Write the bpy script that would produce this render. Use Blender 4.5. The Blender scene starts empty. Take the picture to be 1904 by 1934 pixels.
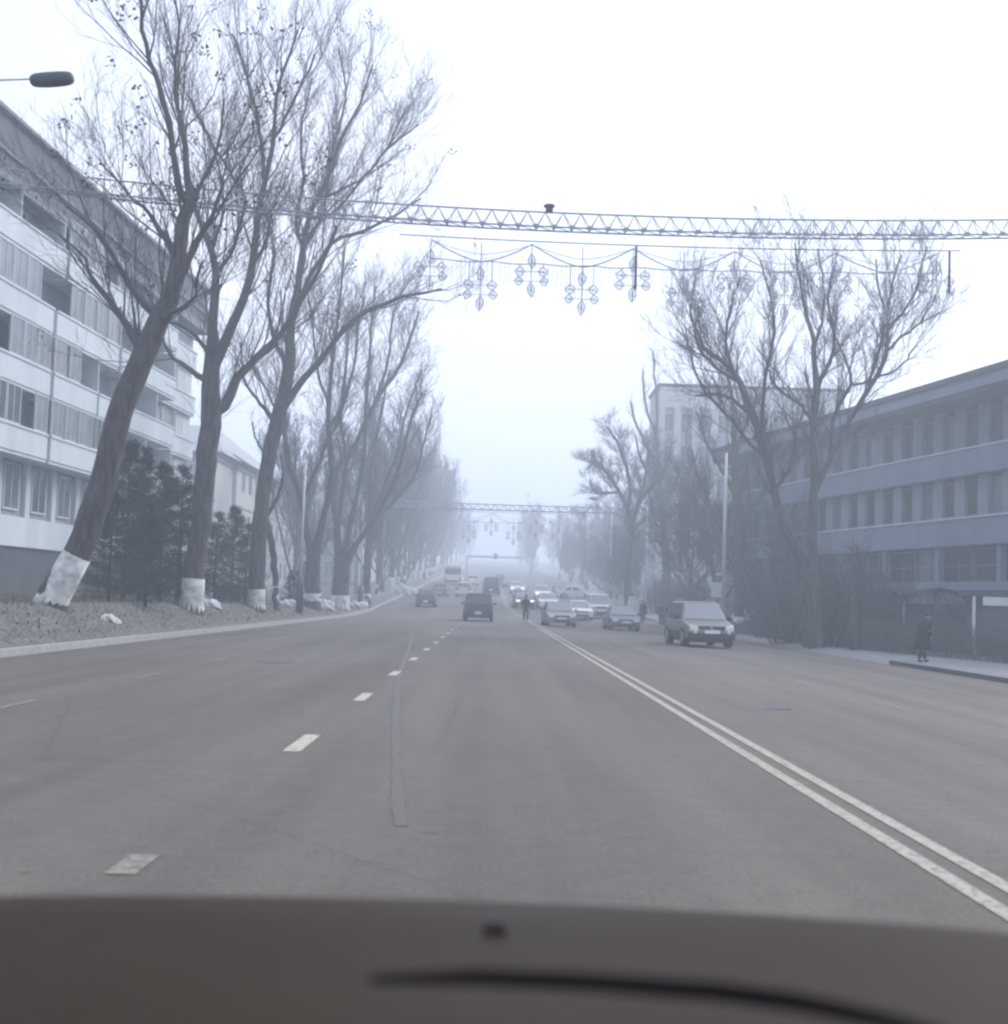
import bpy, bmesh, math, random
import numpy as np
from mathutils import Vector, Matrix

R = math.radians
random.seed(5)
rng = np.random.default_rng(7)
S = bpy.context.scene
COL = S.collection

# ------------------------------------------------------------------ camera
CAM_H = 1.35
F = 2593.0            # focal length in pixels of a 1904 px wide picture
def camera_axes():
    D = Vector((-22, -166, -2593)).normalized()       # world +Y seen by the camera
    up = Vector((.032, 1, 0))
    Z = (up - D * up.dot(D)).normalized()
    X = D.cross(Z).normalized()
    return X, D, Z
AX, AY, AZ = camera_axes()
rot = Matrix((AX, AY, AZ))                             # rows: world axes in camera coordinates
cam_data = bpy.data.cameras.new('camera')
cam = bpy.data.objects.new('camera', cam_data)
COL.objects.link(cam)
cam.matrix_world = Matrix.Translation((0, 0, CAM_H)) @ rot.to_4x4()
cam_data.sensor_fit = 'HORIZONTAL'
cam_data.sensor_width = 36
cam_data.lens = 36 * F / 1904
cam_data.clip_start = .05
cam_data.clip_end = 4000
cam_data.dof.use_dof = True
cam_data.dof.focus_distance = 60
cam_data.dof.aperture_fstop = 3.2
S.camera = cam

# ------------------------------------------------------------------ world, sun, exposure
SUN_EL, SUN_AZ = R(38), R(48)
w = bpy.data.worlds.new('World'); S.world = w; w.use_nodes = True
nt = w.node_tree; nt.nodes.clear()
wo = nt.nodes.new('ShaderNodeOutputWorld')
bg = nt.nodes.new('ShaderNodeBackground')
sky = nt.nodes.new('ShaderNodeTexSky')
sky.sky_type = 'NISHITA'; sky.sun_disc = False
sky.sun_elevation = SUN_EL; sky.sun_rotation = SUN_AZ
sky.air_density = 1.0; sky.dust_density = 4; sky.ozone_density = 2
hs = nt.nodes.new('ShaderNodeHueSaturation'); hs.inputs['Saturation'].default_value = .25
# an overcast deck: pale grey cloud with slow variation, mixed over the clear sky
tc = nt.nodes.new('ShaderNodeTexCoord')
mp = nt.nodes.new('ShaderNodeMapping'); mp.inputs['Scale'].default_value = (1.4, 1.4, 3.5)
no = nt.nodes.new('ShaderNodeTexNoise'); no.inputs['Scale'].default_value = 1.3; no.inputs['Detail'].default_value = 4
cr = nt.nodes.new('ShaderNodeValToRGB')
cr.color_ramp.elements[0].position = .35; cr.color_ramp.elements[0].color = (6.0, 6.9, 9.3, 1)
cr.color_ramp.elements[1].position = .7; cr.color_ramp.elements[1].color = (8.2, 8.4, 9.8, 1)
mx = nt.nodes.new('ShaderNodeMix'); mx.data_type = 'RGBA'; mx.inputs[0].default_value = .8
L = nt.links.new
L(sky.outputs[0], hs.inputs['Color']); L(tc.outputs['Generated'], mp.inputs[0]); L(mp.outputs[0], no.inputs['Vector'])
L(no.outputs['Fac'], cr.inputs[0]); L(hs.outputs[0], mx.inputs[6]); L(cr.outputs[0], mx.inputs[7])
L(mx.outputs[2], bg.inputs[0]); L(bg.outputs[0], wo.inputs[0])
bg.inputs[1].default_value = .1
sl = bpy.data.lights.new('sun', 'SUN'); sl.energy = 1.8; sl.angle = R(25); sl.color = (1, .95, .87)
sun = bpy.data.objects.new('sun', sl); COL.objects.link(sun)
sdir = Vector((math.sin(SUN_AZ) * math.cos(SUN_EL), math.cos(SUN_AZ) * math.cos(SUN_EL), math.sin(SUN_EL)))
sun.rotation_euler = sdir.to_track_quat('Z', 'Y').to_euler()
S.view_settings.view_transform = 'Standard'
S.view_settings.look = 'None'
S.view_settings.gamma = 1
S.view_settings.exposure = 0.78
S.cycles.max_bounces = 5
S.cycles.volume_bounces = 3
S.cycles.filter_width = 2.4
HAZE_DENSITY = .0037

# ------------------------------------------------------------------ terrain functions and pixel helpers
def rise(y):
    if y < 80: return 0.0
    if y < 112: return .00055 * (y - 80) ** 2
    return .563 + .035 * (y - 112)
def road_z(x, y):
    z = rise(y)
    return z - .028 * max(0, x - 2.4) - .006 * max(0, 2.4 - x) * 0
def smooth(a, b, t):
    t = max(0, min(1, (t - a) / (b - a))); return t * t * (3 - 2 * t)
def centre(y):                                         # the centre line drifts left past the junction
    return 2.5 - 1.25 * smooth(84, 125, y) - .5 * smooth(125, 420, y)
def bank(y): return 1.0 - .62 * smooth(42, 105, y)
def verge_z(x, y):                                     # left verge
    b = bank(y); z = rise(y)
    pts = [(-9.0, 0), (-9.25, .14), (-9.9, .14 + .36 * b), (-10.8, .14 + .78 * b), (-16, .14 + .8 * b), (-60, .14 + .8 * b)]
    if x > -9.0: return road_z(x, y)
    for (xa, za), (xb, zb) in zip(pts, pts[1:]):
        if x >= xb: return z + za + (zb - za) * (x - xa) / (xb - xa)
    return z + pts[-1][1]
RZ = -.028 * 10.4 + .12                                # pavement level on the right over rise()
def ground(x, y):
    if x < -9.0: return verge_z(x, y)
    if x > 12.8: return rise(y) + RZ
    return road_z(x, y)
def P(px, py, d):                                      # a point of the street at distance d along it, from the survey picture
    v = Vector((px - 952, 967 - py, -F))
    wd = Vector((v.dot(AX), v.dot(AY), v.dot(AZ)))
    return Vector((0, 0, CAM_H)) + wd * (d / wd.y)
def X_at(px, d): return P(px, 1133, d).x

# ------------------------------------------------------------------ object helpers
def tag(o, label=None, cat=None, group=None, kind=None):
    if label: o['label'] = label
    if cat: o['category'] = cat
    if group: o['group'] = group
    if kind: o['kind'] = kind
    return o
def empty(name, loc=(0, 0, 0), rz=0, parent=None):
    o = bpy.data.objects.new(name, None); COL.objects.link(o)
    o.location = loc; o.rotation_euler = (0, 0, rz); o.empty_display_size = .3
    if parent: o.parent = parent
    return o
def link_mesh(name, me, mat, parent=None, smooth_=False):
    if mat: me.materials.append(mat)
    if smooth_: me.polygons.foreach_set('use_smooth', [True] * len(me.polygons))
    o = bpy.data.objects.new(name, me); COL.objects.link(o)
    if parent: o.parent = parent
    return o
def copy_tree(o, parent=None):
    c = o.copy(); COL.objects.link(c)
    if parent: c.parent = parent
    for ch in o.children: copy_tree(ch, c)
    return c
def repeat_part(name, mesh_builder, m, root, places):
    me = mesh_builder.mesh(name); me.materials.append(m)
    for p in places:
        o = bpy.data.objects.new(name, me); COL.objects.link(o); o.parent = root; o.location = p
class MB:
    def __init__(s): s.v = []; s.f = []
    def add(s, vs, fs):
        b = len(s.v); s.v += [tuple(v) for v in vs]; s.f += [tuple(i + b for i in f) for f in fs]; return s
    def box(s, x0, x1, y0, y1, z0, z1):
        return s.add([(x0,y0,z0),(x1,y0,z0),(x1,y1,z0),(x0,y1,z0),(x0,y0,z1),(x1,y0,z1),(x1,y1,z1),(x0,y1,z1)],
                     [(0,3,2,1),(4,5,6,7),(0,1,5,4),(1,2,6,5),(2,3,7,6),(3,0,4,7)])
    def taper(s, b0, b1, z0, z1):                      # b = (x0,x1,y0,y1) at bottom and top
        a, c = b0, b1
        return s.add([(a[0],a[2],z0),(a[1],a[2],z0),(a[1],a[3],z0),(a[0],a[3],z0),(c[0],c[2],z1),(c[1],c[2],z1),(c[1],c[3],z1),(c[0],c[3],z1)],
                     [(0,3,2,1),(4,5,6,7),(0,1,5,4),(1,2,6,5),(2,3,7,6),(3,0,4,7)])
    def tube(s, pts, rad, n=8, cap=True):
        pts = [Vector(p) for p in pts]
        rad = rad if isinstance(rad, (list, tuple)) else [rad] * len(pts)
        rings = []
        for i, p in enumerate(pts):
            t = (pts[min(i + 1, len(pts) - 1)] - pts[max(i - 1, 0)]).normalized()
            ref = Vector((0, 0, 1)) if abs(t.z) < .9 else Vector((0, 1, 0))
            a = t.cross(ref).normalized(); b = t.cross(a).normalized()
            rings.append([p + (a * math.cos(2*math.pi*k/n) + b * math.sin(2*math.pi*k/n)) * rad[i] for k in range(n)])
        vs = [v for r_ in rings for v in r_]; fs = []
        for i in range(len(pts) - 1):
            for k in range(n):
                fs.append((i*n+k, i*n+(k+1)%n, (i+1)*n+(k+1)%n, (i+1)*n+k))
        if cap: fs += [tuple(range(n))[::-1], tuple((len(pts)-1)*n + k for k in range(n))]
        return s.add(vs, fs)
    def lathe(s, prof, n=14, c=(0, 0, 0)):
        vs = [(c[0] + r_*math.cos(2*math.pi*k/n), c[1] + r_*math.sin(2*math.pi*k/n), c[2] + z) for r_, z in prof for k in range(n)]
        fs = [(i*n+k, i*n+(k+1)%n, (i+1)*n+(k+1)%n, (i+1)*n+k) for i in range(len(prof)-1) for k in range(n)]
        fs += [tuple(range(n))[::-1], tuple((len(prof)-1)*n + k for k in range(n))]
        return s.add(vs, fs)
    def disc_x(s, x0, x1, r_, cy, cz, n=20):           # a wheel-like cylinder along x
        vs = []
        prof = [(x0, r_*.93), (x0 + (x1-x0)*.12, r_), (x0 + (x1-x0)*.88, r_), (x1, r_*.93)]
        for x, q in prof:
            vs += [(x, cy + q*math.cos(2*math.pi*k/n), cz + q*math.sin(2*math.pi*k/n)) for k in range(n)]
        fs = [(i*n+k, i*n+(k+1)%n, (i+1)*n+(k+1)%n, (i+1)*n+k) for i in range(3) for k in range(n)]
        fs += [tuple(range(n))[::-1], tuple(3*n + k for k in range(n))]
        return s.add(vs, fs)
    def mesh(s, name='mesh'):
        me = bpy.data.meshes.new(name); me.from_pydata(s.v, [], s.f); me.update()
        bm = bmesh.new(); bm.from_mesh(me); bmesh.ops.recalc_face_normals(bm, faces=bm.faces); bm.to_mesh(me); bm.free()
        return me
    def build(s, name, mat, parent=None, smooth_=False, bevel=0):
        o = link_mesh(name, s.mesh(name), mat, parent, smooth_)
        if bevel:
            md = o.modifiers.new('bevel', 'BEVEL'); md.width = bevel; md.segments = 2; md.limit_method = 'ANGLE'; md.angle_limit = R(35)
        return o

# ------------------------------------------------------------------ materials
def mat(name, col, rough=.8, metal=0, var=.15, scale=3.0, bump=0, col2=None, emis=None, spec=None, coords='Object', stretch=None):
    m = bpy.data.materials.new(name); m.use_nodes = True
    n = m.node_tree; b = n.nodes['Principled BSDF']
    b.inputs['Roughness'].default_value = rough; b.inputs['Metallic'].default_value = metal
    if spec is not None: b.inputs['Specular IOR Level'].default_value = spec
    t = n.nodes.new('ShaderNodeTexCoord'); ns = n.nodes.new('ShaderNodeTexNoise')
    ns.inputs['Scale'].default_value = scale; ns.inputs['Detail'].default_value = 6; ns.inputs['Roughness'].default_value = .65
    if stretch:
        mpn = n.nodes.new('ShaderNodeMapping'); mpn.inputs['Scale'].default_value = stretch
        n.links.new(t.outputs[coords], mpn.inputs[0]); n.links.new(mpn.outputs[0], ns.inputs['Vector'])
    else: n.links.new(t.outputs[coords], ns.inputs['Vector'])
    r_ = n.nodes.new('ShaderNodeValToRGB')
    c2 = col2 or tuple(min(1, c * (1 + var)) for c in col); c1 = tuple(c * (1 - var) for c in col)
    r_.color_ramp.elements[0].position = .32; r_.color_ramp.elements[1].position = .68
    r_.color_ramp.elements[0].color = (*c1, 1); r_.color_ramp.elements[1].color = (*c2, 1)
    n.links.new(ns.outputs['Fac'], r_.inputs[0]); n.links.new(r_.outputs[0], b.inputs['Base Color'])
    if bump:
        bp = n.nodes.new('ShaderNodeBump'); bp.inputs['Strength'].default_value = bump; bp.inputs['Distance'].default_value = .05
        n.links.new(ns.outputs['Fac'], bp.inputs['Height']); n.links.new(bp.outputs[0], b.inputs['Normal'])
    if emis:
        b.inputs['Emission Color'].default_value = (*emis[:3], 1); b.inputs['Emission Strength'].default_value = emis[3]
    return m
M = {}
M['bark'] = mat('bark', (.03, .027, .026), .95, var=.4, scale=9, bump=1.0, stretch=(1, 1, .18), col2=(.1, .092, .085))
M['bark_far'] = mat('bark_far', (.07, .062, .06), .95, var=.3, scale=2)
M['twig'] = mat('twig', (.06, .052, .05), .9, var=.3, scale=2)
M['deadleaf'] = mat('dead_leaf', (.05, .042, .035), .9, var=.4, scale=8)
M['drygrass'] = mat('dry_grass', (.16, .15, .11), .95, var=.4, scale=3)
M['whitewash'] = mat('whitewash', (.4, .4, .37), .9, var=.3, scale=3.5, bump=.5, col2=(.72, .72, .67))
M['evergreen'] = mat('evergreen', (.022, .035, .024), .85, var=.5, scale=1.5)
M['panel_white'] = mat('panel_white', (.55, .61, .64), .85, var=.12, scale=.7, stretch=(1, 1, .2))
M['panel_pale'] = mat('panel_pale', (.5, .54, .55), .85, var=.14, scale=.8)
M['pier_grey'] = mat('pier_grey', (.2, .22, .27), .85, var=.14, scale=.8)
M['office_wall'] = mat('office_wall', (.05, .058, .08), .9, var=.2, scale=.6)
M['wall_grey'] = mat('wall_grey', (.24, .26, .29), .9, var=.2, scale=.6)
M['wall_dark'] = mat('wall_dark', (.06, .065, .075), .9, var=.25, scale=.7)
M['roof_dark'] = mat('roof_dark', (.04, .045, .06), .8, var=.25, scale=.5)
M['roof_metal'] = mat('roof_metal', (.3, .31, .34), .6, var=.15, scale=.6)
M['snow'] = mat('old_snow', (.42, .43, .45), .8, var=.12, scale=2, bump=.4)
M['render_cream'] = mat('render_cream', (.55, .55, .53), .9, var=.1, scale=.5)
M['render_grey'] = mat('render_grey', (.36, .36, .37), .9, var=.12, scale=.5)
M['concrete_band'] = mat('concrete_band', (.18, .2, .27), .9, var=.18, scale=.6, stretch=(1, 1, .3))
M['glass'] = mat('window_glass', (.035, .042, .05), .12, var=.3, scale=.8)
M['glass_pale'] = mat('window_glass_pale', (.2, .24, .26), .25, var=.3, scale=.6)
M['glass_office'] = mat('office_window_glass', (.012, .015, .02), .3, var=.4, scale=.6, spec=.2)
M['curtain'] = mat('curtain_behind_glass', (.26, .26, .25), .25, var=.35, scale=3, stretch=(6, 1, .2))
M['glass_mid'] = mat('window_glass_mid', (.09, .1, .11), .15, var=.4, scale=1.2)
M['frame'] = mat('window_frame', (.5, .53, .54), .7, var=.1)
M['frame_dark'] = mat('frame_dark', (.14, .15, .17), .7, var=.1)
M['metal'] = mat('galvanised_steel', (.42, .43, .45), .55, .3, var=.15, scale=4)
M['metal_dark'] = mat('dark_steel', (.06, .065, .075), .6, .2, var=.2, scale=4)
M['truss'] = mat('painted_truss', (.27, .29, .33), .6, .2, var=.2, scale=4)
M['tinsel'] = mat('garland_plastic', (.34, .36, .42), .5, var=.3, scale=8)
M['concrete'] = mat('concrete', (.33, .33, .32), .9, var=.18, scale=4, bump=.3)
M['hedge'] = mat('hedge_twig', (.1, .095, .09), .95, var=.4, scale=3)
M['tyre'] = mat('tyre_rubber', (.02, .02, .021), .85, var=.2, scale=10)
M['rim'] = mat('wheel_rim', (.35, .36, .38), .4, .7, var=.1)
M['trim'] = mat('black_trim', (.018, .019, .021), .6, var=.2)
M['plate'] = mat('number_plate', (.75, .75, .72), .5, var=.05)
M['headlamp'] = mat('headlamp_lens', (.75, .74, .66), .15, var=.1)
M['headlamp_lit'] = mat('headlamp_lit', (.8, .78, .7), .2, var=.02, emis=(1, .93, .78, .9))
M['taillamp'] = mat('tail_lamp', (.3, .05, .04), .2, var=.1)
M['carglass'] = mat('car_glass', (.02, .024, .028), .05, var=.1, spec=.9)
M['carglass_sky'] = mat('windscreen_sky_tint', (.23, .23, .25), .06, var=.05, spec=1.0)  # sky reflection put into the glass as a lighter base colour
M['coat_dark'] = mat('dark_coat', (.006, .007, .01), .95, var=.3, scale=6)
M['coat_grey'] = mat('grey_coat', (.05, .052, .06), .95, var=.3, scale=6)
M['skin'] = mat('skin', (.35, .22, .17), .6, var=.08)
M['hair'] = mat('hair', (.02, .016, .014), .8, var=.2)
M['shoe'] = mat('shoe', (.015, .015, .015), .6, var=.2)
M['bonnet'] = mat('bonnet_reflection_brown', (.022, .011, .003), .55, .0, var=.15, scale=2, spec=.1)  # brown base colour stands in for the dashboard reflected in the windscreen
M['paint_road'] = mat('road_paint', (.66, .64, .55), .75, var=.2, scale=9, coords='Generated')
M['sign'] = mat('sign_board', (.5, .5, .5), .7, var=.1)
M['sign_lit'] = mat('sign_lit', (.4, .47, .43), .5, var=.05, emis=(.8, 1, .85, .03))
def paint(name, col, rough=.3, metal=.3):
    return mat(name, col, rough, metal, var=.05, scale=1)

# worn road paint: broken up by noise holes showing asphalt
def road_paint(name, wear, base=(.36, .34, .28)):
    m = bpy.data.materials.new(name); m.use_nodes = True; n = m.node_tree; b = n.nodes['Principled BSDF']
    b.inputs['Roughness'].default_value = .8
    t = n.nodes.new('ShaderNodeTexCoord')
    a = n.nodes.new('ShaderNodeTexNoise'); a.inputs['Scale'].default_value = 14; a.inputs['Detail'].default_value = 8; a.inputs['Roughness'].default_value = .75
    r_ = n.nodes.new('ShaderNodeValToRGB'); r_.color_ramp.elements[0].position = wear; r_.color_ramp.elements[1].position = wear + .16
    r_.color_ramp.elements[0].color = (.11, .105, .1, 1); r_.color_ramp.elements[1].color = (*base, 1)
    n.links.new(t.outputs['Object'], a.inputs['Vector']); n.links.new(a.outputs['Fac'], r_.inputs[0]); n.links.new(r_.outputs[0], b.inputs['Base Color'])
    return m
M['line_fresh'] = road_paint('line_paint', .37)
M['line_dash'] = road_paint('dash_paint', .36, (.46, .43, .34))
M['line_worn2'] = road_paint('scuffed_dash_paint', .42, (.27, .235, .18))
M['line_worn'] = road_paint('worn_line_paint', .5, (.4, .39, .35))

def asphalt():
    m = bpy.data.materials.new('asphalt'); m.use_nodes = True; n = m.node_tree; b = n.nodes['Principled BSDF']
    b.inputs['Roughness'].default_value = .8; b.inputs['Specular IOR Level'].default_value = .35
    t = n.nodes.new('ShaderNodeTexCoord')
    def noise(sc, det, stretch=(1,1,1), rough=.6):
        mpn = n.nodes.new('ShaderNodeMapping'); mpn.inputs['Scale'].default_value = stretch
        q = n.nodes.new('ShaderNodeTexNoise'); q.inputs['Scale'].default_value = sc; q.inputs['Detail'].default_value = det; q.inputs['Roughness'].default_value = rough
        n.links.new(t.outputs['Object'], mpn.inputs[0]); n.links.new(mpn.outputs[0], q.inputs['Vector']); return q
    def ramp(src, p0, p1, c0, c1):
        r_ = n.nodes.new('ShaderNodeValToRGB'); r_.color_ramp.elements[0].position = p0; r_.color_ramp.elements[1].position = p1
        r_.color_ramp.elements[0].color = (*c0, 1); r_.color_ramp.elements[1].color = (*c1, 1); n.links.new(src, r_.inputs[0]); return r_
    def mul(a, c, f=1):
        x = n.nodes.new('ShaderNodeMix'); x.data_type = 'RGBA'; x.blend_type = 'MULTIPLY'; x.inputs[0].default_value = f
        n.links.new(a, x.inputs[6]); n.links.new(c, x.inputs[7]); return x.outputs[2]
    big = ramp(noise(.25, 5, (1, .35, 1)).outputs['Fac'], .3, .7, (.096, .083, .071), (.13, .114, .099))
    streak = ramp(noise(1.1, 4, (1, .03, 1)).outputs['Fac'], .35, .65, (.78,)*3, (1.12,)*3)
    grit = ramp(noise(30, 7, rough=.85).outputs['Fac'], .32, .68, (.5,)*3, (1.5,)*3)
    mid = ramp(noise(4, 6).outputs['Fac'], .3, .7, (.9,)*3, (1.1,)*3)
    spots = ramp(noise(2.2, 2).outputs['Fac'], .24, .3, (.72,)*3, (1,)*3)
    vo = n.nodes.new('ShaderNodeTexVoronoi'); vo.feature = 'DISTANCE_TO_EDGE'; vo.inputs['Scale'].default_value = .16
    wv = noise(1.2, 4); mxv = n.nodes.new('ShaderNodeMix'); mxv.data_type = 'RGBA'; mxv.inputs[0].default_value = .1
    n.links.new(t.outputs['Object'], mxv.inputs[6]); n.links.new(wv.outputs['Color'], mxv.inputs[7]); n.links.new(mxv.outputs[2], vo.inputs['Vector'])
    crack = ramp(vo.outputs['Distance'],   .001, .005, (.85,)*3, (1,)*3)
    c = mul(big.outputs[0], streak.outputs[0]); c = mul(c, grit.outputs[0]); c = mul(c, mid.outputs[0]); c = mul(c, spots.outputs[0]); c = mul(c, crack.outputs[0])
    n.links.new(c, b.inputs['Base Color'])
    bp = n.nodes.new('ShaderNodeBump'); bp.inputs['Strength'].default_value = .35; bp.inputs['Distance'].default_value = .01
    g2 = noise(60, 5, rough=.8); n.links.new(g2.outputs['Fac'], bp.inputs['Height']); n.links.new(bp.outputs[0], b.inputs['Normal'])
    return m
M['asphalt'] = asphalt()
M['pavement'] = mat('pavement', (.2, .2, .2), .9, var=.2, scale=2.5, bump=.2)
M['soil'] = mat('verge_soil', (.1, .095, .085), .98, var=.5, scale=6, bump=1.0, col2=(.2, .2, .18))
M['yard'] = mat('yard_ground', (.14, .135, .125), .95, var=.35, scale=.8, bump=.6)

# ------------------------------------------------------------------ ground sheets
YS = [-60, -30] + [i * 2.5 for i in range(-8, 60)] + [150 + i * 10 for i in range(0, 60)]
def sweep(name, profile, ys, m, kind='structure', closed=False):
    """profile(y) -> list of (x, z); swept along the street"""
    rows = [[(x, y, z) for x, z in profile(y)] for y in ys]
    n_ = len(rows[0]); mb = MB(); vs = [v for r_ in rows for v in r_]; fs = []
    for i in range(len(rows) - 1):
        for k in range(n_ - (0 if closed else 1)):
            k2 = (k + 1) % n_
            fs.append((i*n_+k, i*n_+k2, (i+1)*n_+k2, (i+1)*n_+k))
    if closed: fs += [tuple(range(n_))[::-1], tuple((len(rows)-1)*n_ + k for k in range(n_))]
    mb.add(vs, fs)
    o = mb.build(name, m); tag(o, kind=kind); return o
sweep('ground', lambda y: [(-320, rise(y) - .3), (-100, rise(y) - .3), (-30, rise(y) - .3), (30, rise(y) - .5), (100, rise(y) - .5), (320, rise(y) - .5)], YS, M['yard'])
sweep('road', lambda y: [(x, road_z(x, y)) for x in (-9.0, -6, -3, 0, 2.4, 5, 8, 10, 12.6)], YS, M['asphalt'])
sweep('left_verge', lambda y: [(x, verge_z(x, y) + .02 * math.sin(x * 3 + y)) for x in (-9.16, -9.3, -9.6, -9.9, -10.3, -10.8, -12, -14, -16, -20, -26, -40, -60)], YS, M['soil'])
sweep('left_kerb', lambda y: [(-9.16, rise(y) - .1), (-9.16, rise(y) + .15), (-9.0, rise(y) + .15), (-9.0, rise(y) - .1)], YS, M['concrete'], closed=True)
for a, b in ((-60, 43.5), (62, 78), (82, 740)):
    ys = [a] + [y for y in YS if a < y < b] + [b]
    sweep('right_kerb', lambda y: [(12.6, rise(y) - .5), (12.6, rise(y) + RZ + .01), (12.78, rise(y) + RZ + .01), (12.78, rise(y) - .5)], ys, M['metal_dark'] if b < 50 else M['concrete'], closed=True)
sweep('right_pavement', lambda y: [(12.6 if 43.5 < y < 62 else 12.7, rise(y) + (RZ - .12 if 43.5 < y < 62 else RZ)), (13.3, rise(y) + RZ), (14.6, rise(y) + RZ), (18, rise(y) + RZ)], sorted(YS + [43.49, 43.51, 61.99, 62.01]), M['pavement'])
sweep('right_yard', lambda y: [(18, rise(y) + RZ - .01), (30, rise(y) + RZ - .01), (60, rise(y) + RZ - .01)], YS, M['yard'])

# painted markings (one sheet each, 4 mm above the asphalt)
def strip(mb, x0, x1, y0, y1, shift=lambda y: 0, h=.005):
    ys = [y0] + [y for y in np.arange(math.ceil(y0 / 4) * 4, y1, 4)] + [y1]
    vs = []
    for y in ys:
        vs += [(x0 + shift(y), y, road_z(x0 + shift(y), y) + h), (x1 + shift(y), y, road_z(x1 + shift(y), y) + h)]
    mb.add(vs, [(2*i, 2*i+1, 2*i+3, 2*i+2) for i in range(len(ys) - 1)])
for dx in (-.12, .12):
    mb = MB(); strip(mb, dx - .055, dx + .055, -5, 420, centre)
    tag(mb.build('centre_line', M['line_fresh']), kind='structure')
def dashes(name, x, start, period, length, n_, width, m, shift=lambda y: 0, y_end=400):
    mb = MB()
    for i in range(n_):
        y = start + i * period
        if y > y_end: break
        strip(mb, x - width/2, x + width/2, y - length/2, y + length/2, shift)
    tag(mb.build(name, m), kind='structure')
dashes('lane_dashes', -1.72, 6.84, 5.9, .5, 1, .15, M['line_worn2'])
dashes('lane_dashes', -1.68, 6.84 + 5.75, 5.9, 1.45, 40, .15, M['line_dash'])
dashes('lane_dashes', 6.3, 9.8, 5.9, 1.45, 16, .1, M['line_worn'])
dashes('lane_dashes', -5.35, 3.9, 5.9, 1.4, 22, .1, M['line_worn'])

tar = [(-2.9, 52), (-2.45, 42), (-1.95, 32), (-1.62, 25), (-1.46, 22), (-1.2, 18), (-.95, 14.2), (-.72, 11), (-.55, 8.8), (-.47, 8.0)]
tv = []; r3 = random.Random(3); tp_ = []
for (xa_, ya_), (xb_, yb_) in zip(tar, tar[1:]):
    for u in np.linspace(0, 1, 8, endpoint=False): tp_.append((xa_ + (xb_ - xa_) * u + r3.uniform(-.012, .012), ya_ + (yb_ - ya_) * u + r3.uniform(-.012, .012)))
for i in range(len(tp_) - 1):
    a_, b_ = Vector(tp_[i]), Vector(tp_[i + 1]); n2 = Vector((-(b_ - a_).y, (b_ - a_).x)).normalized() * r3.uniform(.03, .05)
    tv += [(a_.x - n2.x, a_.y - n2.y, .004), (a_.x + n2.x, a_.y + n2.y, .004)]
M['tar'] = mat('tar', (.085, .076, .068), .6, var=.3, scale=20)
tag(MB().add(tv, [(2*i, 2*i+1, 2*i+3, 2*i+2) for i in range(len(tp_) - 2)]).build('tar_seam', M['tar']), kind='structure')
for cx_, cy_ in ((3.9, 19.5), (-4.2, 27.0), (7.6, 33.0)):
    mh = MB().lathe([(.36, -.02), (.36, .004), (.31, .005), (.30, .003), (.0, .003)], 24, (cx_, cy_, road_z(cx_, cy_))).build('manhole_cover', M['metal_dark'])
    tag(mh, {3.9: 'round iron manhole cover just right of the double centre line', -4.2: 'round iron manhole cover in the left lane', 7.6: 'round iron manhole cover in the outer oncoming lane'}[cx_], 'manhole cover', 'manhole covers')

# ------------------------------------------------------------------ vectorised branching
def tubes_mesh(name, groups):
    """groups: list of (P [n,k,3], Rad [n,k], sides)"""
    V = []; Q = []; base = 0
    for Pn, Rn, sides in groups:
        n_, k = Rn.shape
        if n_ == 0: continue
        T = np.empty_like(Pn); T[:, 1:-1] = Pn[:, 2:] - Pn[:, :-2]; T[:, 0] = Pn[:, 1] - Pn[:, 0]; T[:, -1] = Pn[:, -1] - Pn[:, -2]
        T /= np.linalg.norm(T, axis=2, keepdims=True) + 1e-9
        ref = np.where(np.abs(T[:, :1, 2:3]) < .85, np.array([0, 0, 1.]), np.array([0, 1., 0]))
        ref = np.broadcast_to(ref, T.shape)
        A = np.cross(T, ref); A /= np.linalg.norm(A, axis=2, keepdims=True) + 1e-9
        B = np.cross(T, A)
        ang = np.arange(sides) * 2 * np.pi / sides
        ring = Pn[:, :, None, :] + Rn[:, :, None, None] * (A[:, :, None, :] * np.cos(ang)[None, None, :, None] + B[:, :, None, :] * np.sin(ang)[None, None, :, None])
        V.append(ring.reshape(-1, 3))
        idx = base + np.arange(n_ * k * sides).reshape(n_, k, sides)
        a = idx[:, :-1, :]; b = np.roll(a, -1, axis=2); c = idx[:, 1:, :]; d = np.roll(c, -1, axis=2)
        Q.append(np.stack([a, b, d, c], axis=-1).reshape(-1, 4))
        base += n_ * k * sides
    V = np.concatenate(V); Q = np.concatenate(Q)
    return quads_mesh(name, V, Q)
def quads_mesh(name, V, Q):
    me = bpy.data.meshes.new(name)
    me.vertices.add(len(V)); me.vertices.foreach_set('co', V.astype(np.float32).ravel())
    me.loops.add(Q.size); me.loops.foreach_set('vertex_index', Q.astype(np.int32).ravel())
    me.polygons.add(len(Q)); me.polygons.foreach_set('loop_start', np.arange(0, Q.size, 4, dtype=np.int32))
    me.polygons.foreach_set('loop_total', np.full(len(Q), 4, dtype=np.int32))
    me.update(calc_edges=True); me.validate()
    return me
def unit(a): return a / (np.linalg.norm(a, axis=-1, keepdims=True) + 1e-9)
def sample(Pn, Rn, idx, t):
    k = Rn.shape[1]; f = t * (k - 1); i = np.clip(f.astype(int), 0, k - 2); u = (f - i)[:, None]
    p = Pn[idx, i] * (1 - u) + Pn[idx, i + 1] * u
    r_ = Rn[idx, i] * (1 - u[:, 0]) + Rn[idx, i + 1] * u[:, 0]
    return p, unit(Pn[idx, i + 1] - Pn[idx, i]), r_
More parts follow.
